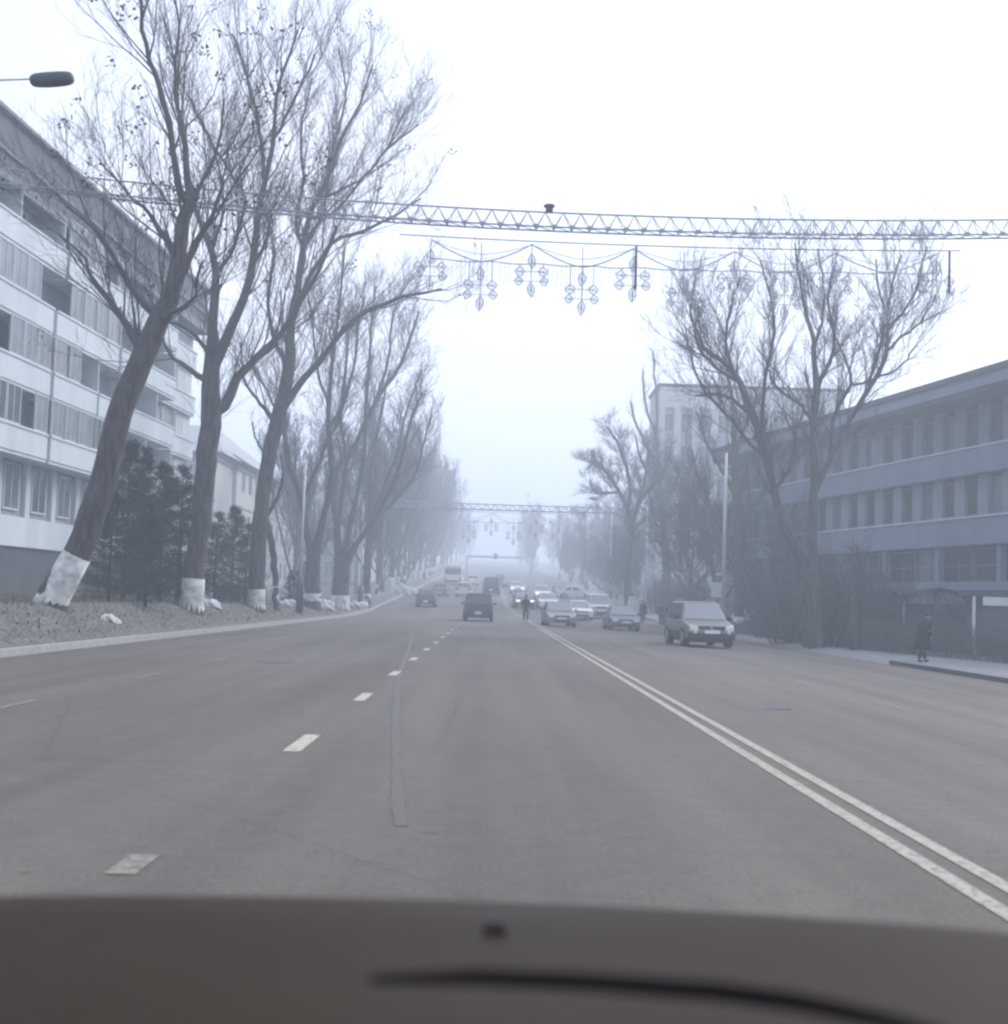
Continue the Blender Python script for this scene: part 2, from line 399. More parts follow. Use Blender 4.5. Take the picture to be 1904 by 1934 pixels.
def grow(Pn, Rn, counts, ang=(25, 50), ratio=(.3, .6), up=.25, wander=.16, k=5, tmin=.2, r_ratio=.55, tip=.2, rmin=.004, maxlen=99, minlen=.2, length=None, rmax=9):
    idx = np.repeat(np.arange(len(Pn)), counts); n_ = len(idx)
    t = tmin + (1 - tmin) * rng.random(n_)
    p, T, r_ = sample(Pn, Rn, idx, t)
    plen = np.linalg.norm(np.diff(Pn, axis=1), axis=2).sum(1)[idx]
    perp = unit(np.cross(T, rng.normal(size=(n_, 3))))
    a = np.radians(rng.uniform(*ang, n_))[:, None]
    d = np.cos(a) * T + np.sin(a) * perp
    d[:, 2] += up * .6; d = unit(d)
    Ln = plen * rng.uniform(*ratio, n_) * (1.15 - .5 * t)
    if length is not None: Ln = rng.uniform(*length, n_) * (1.2 - .5 * t)
    Ln = np.clip(Ln, minlen, maxlen)
    out = np.empty((n_, k, 3)); out[:, 0] = p
    for j in range(1, k):
        d = d + rng.normal(size=(n_, 3)) * wander; d[:, 2] += up / k * 1.5; d = unit(d)
        out[:, j] = out[:, j-1] + d * (Ln / (k - 1))[:, None]
    r0 = np.maximum(r_ * r_ratio * rng.uniform(.7, 1.1, n_), rmin)
    r0 = np.minimum(r0, rmax * rng.uniform(.6, 1.1, n_))
    taper = np.linspace(1, tip, k)[None]
    return out, np.maximum(r0[:, None] * taper, rmin * .7)
def resample(pts, rads, k):
    pts = np.array(pts, float); rads = np.array(rads, float)
    seg = np.linalg.norm(np.diff(pts, axis=0), axis=1); s = np.concatenate([[0], np.cumsum(seg)]); s /= s[-1]
    # smooth with Catmull-Rom
    t = np.linspace(0, 1, k); out = np.empty((k, 3))
    ext = np.vstack([2*pts[0]-pts[1], pts, 2*pts[-1]-pts[-2]])
    for q, tt in enumerate(t):
        i = min(np.searchsorted(s, tt, side='right') - 1, len(pts) - 2); u = (tt - s[i]) / max(s[i+1] - s[i], 1e-6)
        p0, p1, p2, p3 = ext[i], ext[i+1], ext[i+2], ext[i+3]
        out[q] = .5 * (2*p1 + (p2-p0)*u + (2*p0-5*p1+4*p2-p3)*u*u + (3*p1-p0-3*p2+p3)*u**3)
    return out, np.interp(t, s, rads)
def leaf_clumps(centers, n_, rad, size):
    m_ = len(centers); C = np.repeat(centers, n_, axis=0) + rng.normal(size=(m_ * n_, 3)) * rad
    a = unit(rng.normal(size=C.shape)) * size * rng.uniform(.6, 1.3, (len(C), 1)); b = unit(np.cross(a, rng.normal(size=C.shape))) * size * .6
    V = np.stack([C - a - b, C + a - b, C + a + b, C - a + b], 1).reshape(-1, 3)
    return V, np.arange(len(V)).reshape(-1, 4)

def twig_levels(limbs, base_r, dens=1.0, l1=(1.2, 4.0), up=.35, spread=(16, 42), fine=.006, tw=1.0, l3=(.3, .9)):
    """limbs: (P,R) arrays with equal k; returns groups of branches down to twigs"""
    Pn, Rn = limbs
    ln = np.linalg.norm(np.diff(Pn, axis=1), axis=2).sum(1)
    c1 = np.maximum(2, (ln * 2.6 * dens)).astype(int)
    a = grow(Pn, Rn, c1, spread, (.2, .5), up, .13, 6, .12, .45, .25, fine * 1.5, length=l1, rmax=.034)
    ln = np.linalg.norm(np.diff(a[0], axis=1), axis=2).sum(1)
    b = grow(a[0], a[1], np.maximum(2, (ln * 3.2 * dens)).astype(int), (20, 50), (.3, .5), up, .17, 5, .12, .5, .3, fine * 1.1, length=(l1[0]*.5, l1[1]*.42), rmax=.014)
    ln = np.linalg.norm(np.diff(b[0], axis=1), axis=2).sum(1)
    c = grow(b[0], b[1], np.maximum(2, (ln * 5 * dens * tw)).astype(int), (20, 50), (.3, .5), up * .8, .2, 4, .1, .6, .4, fine, length=l3)
    return [(a[0], a[1], 5), (b[0], b[1], 3), (c[0], c[1], 3)]

def whitewash_band(base, top, r0, r1, root):
    b, t = Vector(base), Vector(top)
    mb = MB(); prof = []
    pts = [b + (t - b) * u for u in (-.3, .08, .2, .5, 1)]
    mb.tube(pts, [r0 * 1.3, r0 * 1.12, r0 * 1.06, (r0+r1)/2*1.03, r1 * 1.02], 16, True)
    return mb.build('whitewash_band', M['whitewash'], root, True)

def survey_tree(name, label, d, trunk, limbs, group, seed, wash=None, dens=1.0, l1=(1.2, 4.0), leaves=0, up=.35, fine=.006, base_z=None, wob=1.2, tw=1.0, l3=(.3, .9)):
    """trunk / limbs: [(px, py, width_px), ...] measured at distance d; wandering in depth gives the crown its thickness"""
    global rng
    rng = np.random.default_rng(seed)
    base = P(trunk[0][0], trunk[0][1], d); gz = ground(base.x, base.y)
    root = empty(name, (base.x, base.y, gz)); tag(root, label, 'tree', group)
    o = np.array([base.x, base.y, gz])
    def conv(poly, d0, d1):
        pts, rr = [], []
        m_ = len(poly) - 1
        for i, (px, py, w_) in enumerate(poly):
            dd = d0 + (d1 - d0) * i / m_
            p = P(px, py, dd); pts.append([p.x - o[0], p.y - o[1], p.z - o[2]]); rr.append(w_ * .5 * dd / F)
        return pts, rr
    tp, tr = conv(trunk, d, d)
    tp.insert(0, [tp[0][0], tp[0][1], min(-.15, tp[0][2] - .2)]); tr.insert(0, tr[0] * 1.25)
    TP, TR = resample(tp, tr, 22)
    TP[2:] += (rng.normal(size=(20, 3)) * .02)
    link_mesh('trunk', tubes_mesh('trunk', [(TP[None], TR[None], 14)]), M['bark'], root, True)
    LP, LR = [], []
    for j, poly in enumerate(limbs):
        dd = rng.uniform(-wob, wob) * 1.6
        pp, rr = conv(poly, d, d + dd)
        # root the limb inside what it grows from
        A, B = resample(pp, rr, 16)
        A[2:] += np.cumsum(rng.normal(size=(14, 3)) * .03, axis=0)
        LP.append(A); LR.append(B)
    LP = np.array(LP); LR = np.array(LR)
    groups = [(LP, LR, 9)]
    # the top half of the trunk bears branches as well
    T2, R2 = resample(TP[11:], TR[11:], 16)
    allP = np.concatenate([LP, T2[None]]); allR = np.concatenate([LR, R2[None]])
    tw_ = twig_levels((allP, allR), .05, dens, l1, up, fine=fine, tw=tw, l3=l3)
    groups += tw_
    crown = link_mesh('crown', tubes_mesh('crown', groups), M['twig'], root, False)
    if leaves:
        b = tw_[1][0]; sel = b[rng.integers(0, len(b), leaves), -1]
        V, Q = leaf_clumps(sel, 9, .13, .05)
        link_mesh('dead_leaves', quads_mesh('dead_leaves', V, Q), M['deadleaf'], root)
    if wash:
        r0, r1 = tr[1], np.interp(wash, [p[2] for p in TP], TR)
        i = np.argmin(abs(TP[:, 2] - wash)); top = TP[i]
        whitewash_band((tp[1][0], tp[1][1], 0.0), top, r0, r1 * 1.03, root)
    return root

def generic_tree(name, h, spread, seed, trunk_r, n_limbs, lean=0, form='vase', dens=1.0, wash=True, fine=.012, clear=.18, up=.5):
    global rng
    rng = np.random.default_rng(seed)
    root = empty(name)
    k = 16; z = np.linspace(-.2, h * (.62 if form != 'poplar' else .92), k)
    TP = np.stack([lean * z + np.cumsum(rng.normal(size=k) * .05), np.cumsum(rng.normal(size=k) * .05), z], 1)
    TR = trunk_r * np.interp(np.linspace(0, 1, k), [0, .05, .3, 1], [1.35, 1, .8, .25])
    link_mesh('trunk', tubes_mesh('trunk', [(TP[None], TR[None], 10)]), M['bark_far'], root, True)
    LP, LR = [], []
    for i in range(n_limbs):
        t = clear + (1 - clear) * (i + rng.random()) / n_limbs * .95
        j = min(int(t * (k - 1)), k - 2); p0 = TP[j]; r0 = TR[j] * .6
        az = i * 2.4 + rng.normal() * .4
        if form == 'vase': out, rise_ = spread * rng.uniform(.6, 1.05), (h - p0[2]) * rng.uniform(.7, 1.0)
        elif form == 'poplar': out, rise_ = spread * rng.uniform(.5, 1), h * rng.uniform(.14, .26)
        else: out, rise_ = spread * rng.uniform(.7, 1.1) * (1.1 - .5 * t), (h - p0[2]) * rng.uniform(.25, .8)
        end = p0 + np.array([math.cos(az) * out, math.sin(az) * out, rise_])
        mid = p0 + np.array([math.cos(az) * out * .55, math.sin(az) * out * .55, rise_ * .42])
        A, B = resample([p0, mid, end], [r0, r0 * .6, r0 * .15], 12)
        A[1:] += np.cumsum(rng.normal(size=(11, 3)) * .09, axis=0); LP.append(A); LR.append(B)
    LP, LR = np.array(LP), np.array(LR)
    g = [(LP, LR, 6)] + twig_levels((LP, LR), .04, dens, (1.0, 2.8), up, (25, 55), fine)
    link_mesh('crown', tubes_mesh('crown', g), M['twig'], root)
    if wash: whitewash_band((TP[1][0], TP[1][1], 0), (TP[2][0]*.5, TP[2][1]*.5, min(1.3, h * .09)), trunk_r * 1.1, trunk_r * 1.0, root)
    return root

def litter(name, m, n_, x0, x1, y0, y1, size, up):
    ys = y0 + (y1 - y0) * rng.random(n_) ** 1.6; xs = rng.uniform(x0, x1, n_)
    C = np.array([(x, y, verge_z(x, y) + .03) for x, y in zip(xs, ys)])
    a = rng.normal(size=(n_, 3)); a[:, 2] *= .3; a = unit(a) * size * rng.uniform(.5, 1.4, (n_, 1))
    b = np.cross(unit(a), [0, 0, 1.]); b = unit(b) * size * .5
    if up: a = unit(rng.normal(size=(n_, 3)) * .35 + [0, 0, 1]) * size * rng.uniform(.5, 1.3, (n_, 1)); b = unit(rng.normal(size=(n_, 3))) * .008; C = C - [0, 0, .03] + a
    V = np.stack([C - a - b, C + a - b, C + a + b, C - a + b], 1).reshape(-1, 3)
    tag(link_mesh(name, quads_mesh(name, V, np.arange(len(V)).reshape(-1, 4)), m), kind='stuff')
litter('leaf_litter', M['deadleaf'], 9000, -15, -9.25, 18, 120, .035, False)
litter('dry_grass', M['drygrass'], 26000, -18, -9.4, 18, 110, .06, True)

# ------------------------------------------------------------------ near left trees
GL = 'bare trees with whitewashed trunks along the left verge'
survey_tree('bare_tree', 'thick leaning tree nearest on the left, with whitewashed base', 33.7,
    [(96,1128,56),(150,1040,53),(188,930,51),(218,820,48),(246,730,46),(283,642,44),(329,543,34),(336,493,30),(346,410,26),(359,384,24)],
    [[(359,384,20),(339,361,15),(323,278,12),(306,202,11),(283,113,9),(272,60,8),(266,-20,5)],
     [(359,384,20),(356,344,14),(343,262,11),(329,202,9),(322,130,7),(330,60,5),(325,-20,3)],
     [(329,543,22),(355,500,16),(382,450,12),(400,420,9),(420,350,6)],
     [(336,493,20),(310,440,12),(285,400,8),(240,360,5),(200,300,3)],
     [(300,600,20),(262,560,13),(225,500,10),(180,440,7),(130,390,4)],
     [(270,670,20),(230,600,13),(190,540,9),(150,470,5),(110,440,3)],
     [(300,600,18),(340,590,8),(362,560,6),(378,500,4)],
     [(346,410,14),(380,350,8),(410,270,6),(420,180,4)]],
    GL, 11, wash=1.25, dens=.85, leaves=60, l1=(1.6, 4.6), fine=.005, base_z=None)
survey_tree('bare_tree', 'large forked tree second along the left verge, right of the dark evergreens', 47,
    [(362,1138,44),(366,1080,40),(378,1000,38),(385,930,38),(390,870,40),(397,800,40),(398,760,38),(398,700,32),(400,665,28)],
    [[(398,780,30),(425,765,22),(445,720,18),(470,690,15),(495,664,14),(528,631,12),(560,580,10),(600,520,8),(640,430,5)],
     [(400,665,22),(402,610,19),(404,560,17),(405,520,15),(396,477,13),(382,434,11),(366,387,9),(350,300,6),(352,220,4)],
     [(404,690,24),(422,652,20),(455,576,17),(472,510,15),(478,460,14),(488,394,13),(498,344,11),(511,278,9),(521,195,7),(541,129,6),(565,60,4)],
     [(498,336,9),(495,278,8),(485,212,7),(462,129,5),(440,60,4)],
     [(513,268,7),(540,225,6),(561,195,6),(574,169,5),(600,110,4)],
     [(392,720,14),(360,700,9),(329,681,7),(310,654,5),(290,600,3)],
     [(398,670,12),(370,640,7),(340,620,6),(310,605,4),(280,560,3)],
     [(405,520,10),(440,470,7),(462,378,6),(445,344,6),(405,275,5),(362,195,4)],
     [(472,510,9),(505,450,6),(520,380,5),(548,320,3)],
     [(396,477,9),(420,420,6),(425,350,5),(400,260,3)]],
    GL, 12, wash=1.15, dens=.8, leaves=50, l1=(1.8, 5.2), fine=.0055)
survey_tree('bare_tree', 'third tree along the left verge, dark slender trunk curving right with a white foot', 60,
    [(484,1144,32),(484,1090,30),(490,1000,30),(497,930,28),(508,860,28),(522,800,28),(536,745,26),(546,690,22),(548,655,19)],
    [[(548,655,18),(551,593,15),(561,543,14),(578,460,12),(588,411,11),(601,377,10),(621,344,9),(650,270,7),(690,190,5),(710,120,3)],
     [(540,760,18),(560,735,14),(594,697,12),(631,650,11),(676,601,10),(713,579,9),(760,560,7),(830,545,4)],
     [(551,610,13),(574,550,10),(600,490,9),(627,454,8),(676,441,7),(732,415,5),(790,380,3)],
     [(561,543,11),(572,480,9),(560,410,7),(575,340,6),(570,240,5),(590,140,3)],
     [(588,411,8),(630,400,6),(690,330,5),(740,270,4),(790,230,3)],
     [(545,690,13),(520,640,8),(510,560,7),(520,470,5),(505,400,3)],
     [(522,800,12),(490,760,6),(465,720,5),(455,650,3)],
     [(578,460,9),(610,400,6),(625,300,5),(650,180,4),(640,90,3)],
     [(601,377,7),(660,350,5),(720,300,4),(770,200,3)]],
    GL, 13, wash=1.1, dens=.8, leaves=40, l1=(1.9, 5.4), fine=.006)
survey_tree('bare_tree', 'thin young tree close against the right side of the third left tree, small white foot', 64,
    [(521,1140,11),(520,1090,12),(514,1030,13),(502,985,13),(497,960,12),(505,930,10)],
    [[(505,930,9),(512,880,6),(490,840,4),(480,800,3)], [(500,985,8),(520,940,6),(530,900,5),(525,860,3)]],
    GL, 14, wash=1.2, dens=.8, leaves=0, l1=(.5, 1.5))
survey_tree('bare_tree', 'tree splitting into a wide low V beside the slim grey lamp pole', 80,
    [(590,1130,32),(590,1100,30),(591,1060,28),(591,1035,26)],
    [[(588,1045,18),(578,990,12),(570,950,11),(564,925,10),(550,895,10),(541,830,10),(541,770,9),(545,700,7),(535,640,5),(530,560,3)],
     [(594,1045,19),(604,1005,14),(614,960,12),(625,915,11),(622,862,11),(617,813,10),(619,760,9),(623,700,8),(628,655,7),(640,560,5),(650,470,3)],
     [(617,813,8),(640,780,6),(668,700,5),(680,620,4),(690,560,3)],
     [(541,813,7),(520,770,5),(500,730,4),(480,690,3)],
     [(620,760,6),(600,700,5),(590,620,4),(580,560,3)],
     [(570,950,7),(600,880,6),(640,790,5),(660,730,4)]],
    GL, 15, wash=.8, dens=.8, leaves=20, l1=(1.6, 4.2), fine=.009)
survey_tree('bare_tree', 'broad tree with three spreading stems on the left verge, just beyond the low V-shaped one', 92,
    [(642,1142,34),(643,1110,33),(645,1080,32),(645,1050,28)],
    [[(640,1060,16),(637,1010,12),(633,965,11),(627,930,10),(640,880,8),(661,858,8),(695,788,8),(730,730,7),(751,702,7),(777,639,6),(795,590,4)],
     [(648,1060,16),(656,1020,12),(662,985,11),(675,930,8),(687,860,7),(690,788,7),(698,700,6),(706,600,4),(715,540,3)],
     [(652,1065,18),(675,1025,11),(700,990,10),(725,950,9),(745,905,8),(760,860,7),(775,800,6),(800,740,4)],
     [(637,1010,10),(645,940,8),(650,870,7),(640,790,6),(650,700,5),(655,600,3)],
     [(700,788,7),(730,680,5),(740,600,4),(760,540,3)]],
    GL, 16, wash=.9, dens=.8, leaves=15, l1=(1.6, 4.2), fine=.010)
survey_tree('bare_tree', 'narrow dark-stemmed tree on the left verge behind the three-stemmed tree', 104,
    [(694,1132,13),(694,1080,13),(697,1030,12),(702,985,11)],
    [[(702,985,9),(718,940,7),(735,900,6),(755,840,5),(770,780,4),(800,700,3)],
     [(700,1000,8),(697,940,7),(705,860,6),(720,780,5),(735,700,3)],
     [(704,985,8),(740,950,6),(780,900,5),(800,840,4),(815,780,3)]],
    GL, 17, wash=1.0, dens=.9, l1=(1.6, 4.0), fine=.011)

# ------------------------------------------------------------------ right-hand trees
GR = 'bare trees beside the right-hand building'
survey_tree('bare_tree', 'curving tree sweeping up to the left before the long low right building', 57,
    [(1535,1190,28),(1528,1120,26),(1516,1060,22),(1494,1016,18),(1474,980,17),(1462,930,16),(1455,895,15),(1447,862,15),(1437,835,15),(1426,795,14),(1414,763,13)],
    [[(1414,763,12),(1400,725,11),(1376,692,10),(1350,672,9),(1331,658,8),(1315,625,6),(1300,580,4),(1310,530,3)],
     [(1437,835,9),(1440,790,8),(1443,740,7),(1446,700,7),(1458,650,6),(1462,600,5),(1455,540,4),(1440,490,3)],
     [(1447,862,9),(1420,840,7),(1390,800,6),(1350,760,6),(1325,730,5),(1310,690,4),(1305,650,3)],
     [(1426,795,8),(1395,760,7),(1360,740,6),(1320,735,4)],
     [(1414,763,9),(1385,710,8),(1365,650,6),(1370,590,5),(1390,520,3)],
     [(1400,725,7),(1350,690,6),(1320,640,5),(1320,590,3)],
     [(1462,930,8),(1490,880,6),(1500,830,5),(1480,790,3)]],
    GR, 21, dens=1.15, l1=(1.0, 3.2), fine=.007)
survey_tree('bare_tree', 'upright tree with straight central stem and two arms before the right building', 56,
    [(1542,1195,26),(1538,1120,24),(1534,1015,20),(1536,960,18),(1537,916,17),(1536,850,15),(1537,800,14),(1540,752,13),(1540,700,11),(1538,655,10)],
    [[(1538,655,9),(1534,625,8),(1525,595,7),(1515,550,5),(1505,500,4),(1500,460,3)],
     [(1540,745,10),(1552,715,9),(1566,688,8),(1577,655,7),(1577,610,6),(1572,560,5),(1580,500,3)],
     [(1537,930,13),(1552,900,12),(1575,850,11),(1596,808,10),(1620,765,10),(1640,729,9),(1660,695,9),(1672,665,8),(1677,620,7),(1680,570,6),(1690,510,4),(1700,470,3)],
     [(1565,875,8),(1577,796,7),(1596,755,7),(1612,728,6),(1606,690,5),(1590,655,4),(1570,600,3)],
     [(1538,800,8),(1510,765,6),(1485,745,6),(1455,715,5),(1445,690,3)],
     [(1672,665,7),(1700,640,5),(1735,610,4),(1765,560,3)],
     [(1612,728,5),(1650,715,5),(1690,700,4),(1730,660,3)],
     [(1640,729,7),(1670,600,5),(1655,540,4),(1650,480,3)],
     [(1677,620,6),(1715,570,5),(1730,510,4),(1745,470,3)],
     [(1538,655,7),(1555,600,5),(1560,540,4),(1545,470,3)]],
    GR, 22, dens=1.1, l1=(1.0, 3.2), fine=.007)
survey_tree('bare_tree', 'straight dark-trunked tree with a whitewashed foot behind the right lamp post', 80,
    [(1396,1176,22),(1397,1120,20),(1396,1060,18),(1394,999,16),(1390,940,15),(1388,874,13),(1386,800,10)],
    [[(1390,940,9),(1370,900,7),(1350,860,6),(1330,820,4),(1320,780,3)],
     [(1388,874,9),(1400,820,7),(1420,780,5),(1430,730,3)],
     [(1386,800,8),(1380,750,6),(1370,700,4),(1365,650,3)],
     [(1395,1010,9),(1420,960,7),(1445,920,6),(1460,870,4)],
     [(1395,1030,9),(1365,1000,7),(1340,960,6),(1320,905,4),(1310,860,3)]],
    GR, 23, wash=1.2, dens=1.15, l1=(.9, 2.8), fine=.009)
survey_tree('bare_tree', 'round-crowned dense tree leaning left beside the right post of the far gantry', 118,
    [(1186,1128,14),(1188,1080,14),(1192,1030,13),(1194,990,12)],
    [[(1194,990,10),(1186,960,9),(1172,930,7),(1155,900,6),(1135,880,5),(1118,870,3)],
     [(1194,990,10),(1206,950,9),(1216,910,7),(1222,870,5),(1225,830,3)],
     [(1186,960,8),(1190,920,7),(1180,870,6),(1165,830,5),(1150,805,3)],
     [(1206,950,8),(1230,920,7),(1255,890,5),(1270,850,3)],
     [(1172,930,6),(1150,930,5),(1125,930,4),(1115,910,3)],
     [(1194,1000,9),(1225,975,7),(1250,960,5),(1270,930,3)]],
    GR, 24, dens=1.5, l1=(.8, 2.8), fine=.012, up=.15, tw=1.3)
survey_tree('bare_tree', 'thin feathery tree top rising left of the pale tall building', 128,
    [(1262,1135,16),(1258,1050,14),(1250,960,12),(1243,880,10),(1240,820,8)],
    [[(1240,820,7),(1225,780,5),(1215,740,4),(1212,700,3)],
     [(1240,820,7),(1243,760,5),(1240,710,4),(1238,665,3)],
     [(1243,880,8),(1220,840,6),(1200,800,5),(1190,760,3)],
     [(1250,960,8),(1280,900,7),(1295,850,5),(1300,800,3)],
     [(1250,960,8),(1225,900,7),(1205,860,5),(1195,820,3)]],
    GR, 25, dens=.9, l1=(.8, 2.0), fine=.009)
for i, (px, d, h, sd, lab) in enumerate([
        (1300, 100, 11, 31, 'dense bushy bare tree in front of the pale tall building, left of the sign plate'),
        (1345, 92, 12, 32, 'dense bushy bare tree just left of the tall right lamp post'),
        (1455, 84, 9, 33, 'low twiggy tree before the left end of the long low right building')]):
    t = generic_tree('bare_tree', h, 3.6, sd, .16, 12, form='round', dens=1.25, wash=False, fine=.010, clear=.25, up=.2)
    x = X_at(px, d); t.location = (x, d, ground(x, d)); tag(t, lab, 'tree', GR)

# ------------------------------------------------------------------ rows of far trees
protos = [generic_tree('bare_tree', 19, 5.0, 41, .27, 13, form='vase', dens=.85, fine=.016),
          generic_tree('bare_tree', 21, 4.2, 42, .3, 15, form='vase', dens=.8, fine=.016),
          generic_tree('bare_tree', 20, 2.6, 43, .25, 26, form='poplar', dens=.95, fine=.016, clear=.1),
          generic_tree('bare_tree', 12, 3.4, 44, .2, 13, form='round', dens=1.2, fine=.016)]
used = [False] * 4
def place_tree(k, x, y, s, rz, label, group):
    global used
    t = protos[k] if not used[k] else copy_tree(protos[k]); used[k] = True
    t.location = (x, y, ground(x, y)); t.rotation_euler = (0, 0, rz); t.scale = (s, s, s)
    tag(t, label, 'tree', group)
ordn = ['first','second','third','fourth','fifth','sixth','seventh','eighth','ninth','tenth','eleventh','twelfth','thirteenth','fourteenth','fifteenth','sixteenth','seventeenth','eighteenth','nineteenth','twentieth','twenty-first','twenty-second','twenty-third','twenty-fourth','twenty-fifth','twenty-sixth','twenty-seventh','twenty-eighth','twenty-ninth','thirtieth']
yl = [116, 127, 137, 147, 158, 169, 180, 192, 204, 217, 230, 244, 260, 278, 300, 325, 352, 385, 425, 475, 540]
for i, y in enumerate(yl):
    x = -10.9 + 1.2 * smooth(250, 540, y) + random.uniform(-.3, .3)
    s = random.uniform(.86, 1.0) * (.78 if y < 140 else .92 if y < 180 else 1.02 if y < 350 else .9)
    place_tree([0, 1, 2][(i * 2 + (i // 3)) % 3], x, y, s, random.uniform(0, 6.28), 'hazy bare tree left of the far road, %s past the narrow dark-stemmed tree' % ordn[i], 'far bare trees of the left row')
for i, y in enumerate([112, 131, 152, 176, 203, 236, 275]):
    place_tree([1, 0][i % 2], -16.5 + random.uniform(-.6, .6), y, .8 * random.uniform(.9, 1.05), random.uniform(0, 6.28), 'bare tree set back beside the pale left houses, %s from the near end' % ordn[i], 'bare trees set back behind the left row')
for i, y in enumerate([142, 156, 172, 190, 210, 232, 256, 284]):
    place_tree(3, 14.2 + random.uniform(-.7, 1.2), y, random.uniform(.62, .82), random.uniform(0, 6.28), 'small bare tree on the right pavement past the far gantry, %s beyond it' % ordn[i], 'small bare trees of the right row')
for i, y in enumerate([320, 350, 385, 420, 465, 520]):
    place_tree([2, 1][i % 2], 9.5 + random.uniform(-.4, .6) + (1.2 if i == 5 else 0), y, .82 * random.uniform(.9, 1), random.uniform(0, 6.28), 'tall hazy tree of the far clump right of the road end, %s in depth' % ordn[i], 'tall trees closing the right side of the road')
for i, (y, x) in enumerate([(150, 19), (175, 21), (205, 19.5), (240, 20), (280, 19), (330, 18), (390, 17)]):
    place_tree(3, x, y, random.uniform(.85, 1.05) * (1.35 if y > 200 else 1), random.uniform(0, 6.28), 'bare tree in the back row behind the right pavement, %s from the near end' % ordn[i], 'back row of trees on the right')

# ------------------------------------------------------------------ evergreens
def conifer(h, rad, seed, bushy=1.0):
    global rng
    rng = np.random.default_rng(seed)
    root = empty('evergreen')
    MB().tube([(0, 0, -.1), (0.03, 0, h * .5), (0, 0, h * .97)], [.09, .06, .01], 7).build('trunk', M['bark'], root, True)
    Pn, Rn = [], []
    n_ = int(75 * bushy * h / 4)
    for i in range(n_):
        t = rng.uniform(.04, 1); z = h * t; az = rng.uniform(0, 6.28)
        ln = rad * (1 - t) ** .75 * rng.uniform(.65, 1.1) + .1
        p0 = np.array([0, 0, z]); p2 = p0 + np.array([math.cos(az) * ln, math.sin(az) * ln, ln * rng.uniform(.0, .45)])
        A, B = resample([p0, (p0 + p2) / 2 + [0, 0, -.04], p2], [.015, .01, .004], 5); Pn.append(A); Rn.append(B)
    Pn, Rn = np.array(Pn), np.array(Rn)
    idx = np.repeat(np.arange(n_), 110); t = rng.uniform(.15, 1, len(idx)); c, T, _ = sample(Pn, Rn, idx, t)
    c = c + rng.normal(size=c.shape) * .07
    a = unit(T + rng.normal(size=c.shape) * .6) * rng.uniform(.04, .1, (len(c), 1)); b = unit(np.cross(a, rng.normal(size=c.shape))) * rng.uniform(.008, .02, (len(c), 1))
    V = np.stack([c - b, c + a - b * .5, c + a * 1.1, c + b], 1).reshape(-1, 3)
    V2 = tubes_mesh('boughs', [(Pn, Rn, 3)])
    link_mesh('boughs', V2, M['twig'], root)
    link_mesh('foliage', quads_mesh('foliage', V, np.arange(len(V)).reshape(-1, 4)), M['evergreen'], root)
    return root
cp = [conifer(5.4, 1.9, 51, 1.7), conifer(4.2, 1.4, 52, 1.4), conifer(6.4, 1.5, 53, 1.7)]
cu = [False] * 3
def place_con(k, px, d, s, label, group='dark evergreens in front of the apartment block', x=None, name=None):
    t = cp[k] if not cu[k] else copy_tree(cp[k]); cu[k] = True
    xx = X_at(px, d) if x is None else x
    t.location = (xx, d, ground(xx, d)); t.scale = (s, s, s); t.rotation_euler = (0, 0, random.uniform(0, 6)); tag(t, label, 'evergreen', group)
place_con(0, 232, 44, .95, 'bushy dark evergreen close right of the leaning tree trunk')
place_con(2, 262, 46, .8, 'tallest pointed evergreen between the leaning tree and the forked tree')
place_con(0, 300, 48, .9, 'broad dark evergreen midway between the leaning tree and the forked tree')
place_con(1, 335, 49, 1.15, 'evergreen with a pointed top close left of the forked tree')
place_con(0, 205, 40, .6, 'low evergreen at the foot of the leaning tree')
place_con(1, 275, 42, .75, 'short front evergreen near the kerb side of the dark clump')
place_con(1, 405, 58, .9, 'lower evergreen just right of the forked tree')
place_con(0, 437, 60, .78, 'ragged evergreen between the forked tree and the third tree')
place_con(1, 463, 62, .85, 'small evergreen touching the left of the third tree trunk')
place_con(1, 565, 84, .6, 'small dark evergreen bush at the foot of the low V-shaped tree')
place_con(1, 548, 74, .45, 'very small evergreen left of the slim lamp pole base')
for i, (y, x) in enumerate([(150, 13.6), (157, 16.5), (166, 13.9), (186, 14.5), (215, 14), (136, 17)]):
    place_con(2, 0, y, random.uniform(.55, .75), 'dark columnar evergreen on the right pavement beyond the far gantry, %s back' % ordn[i], 'columnar evergreens on the right', x=x)

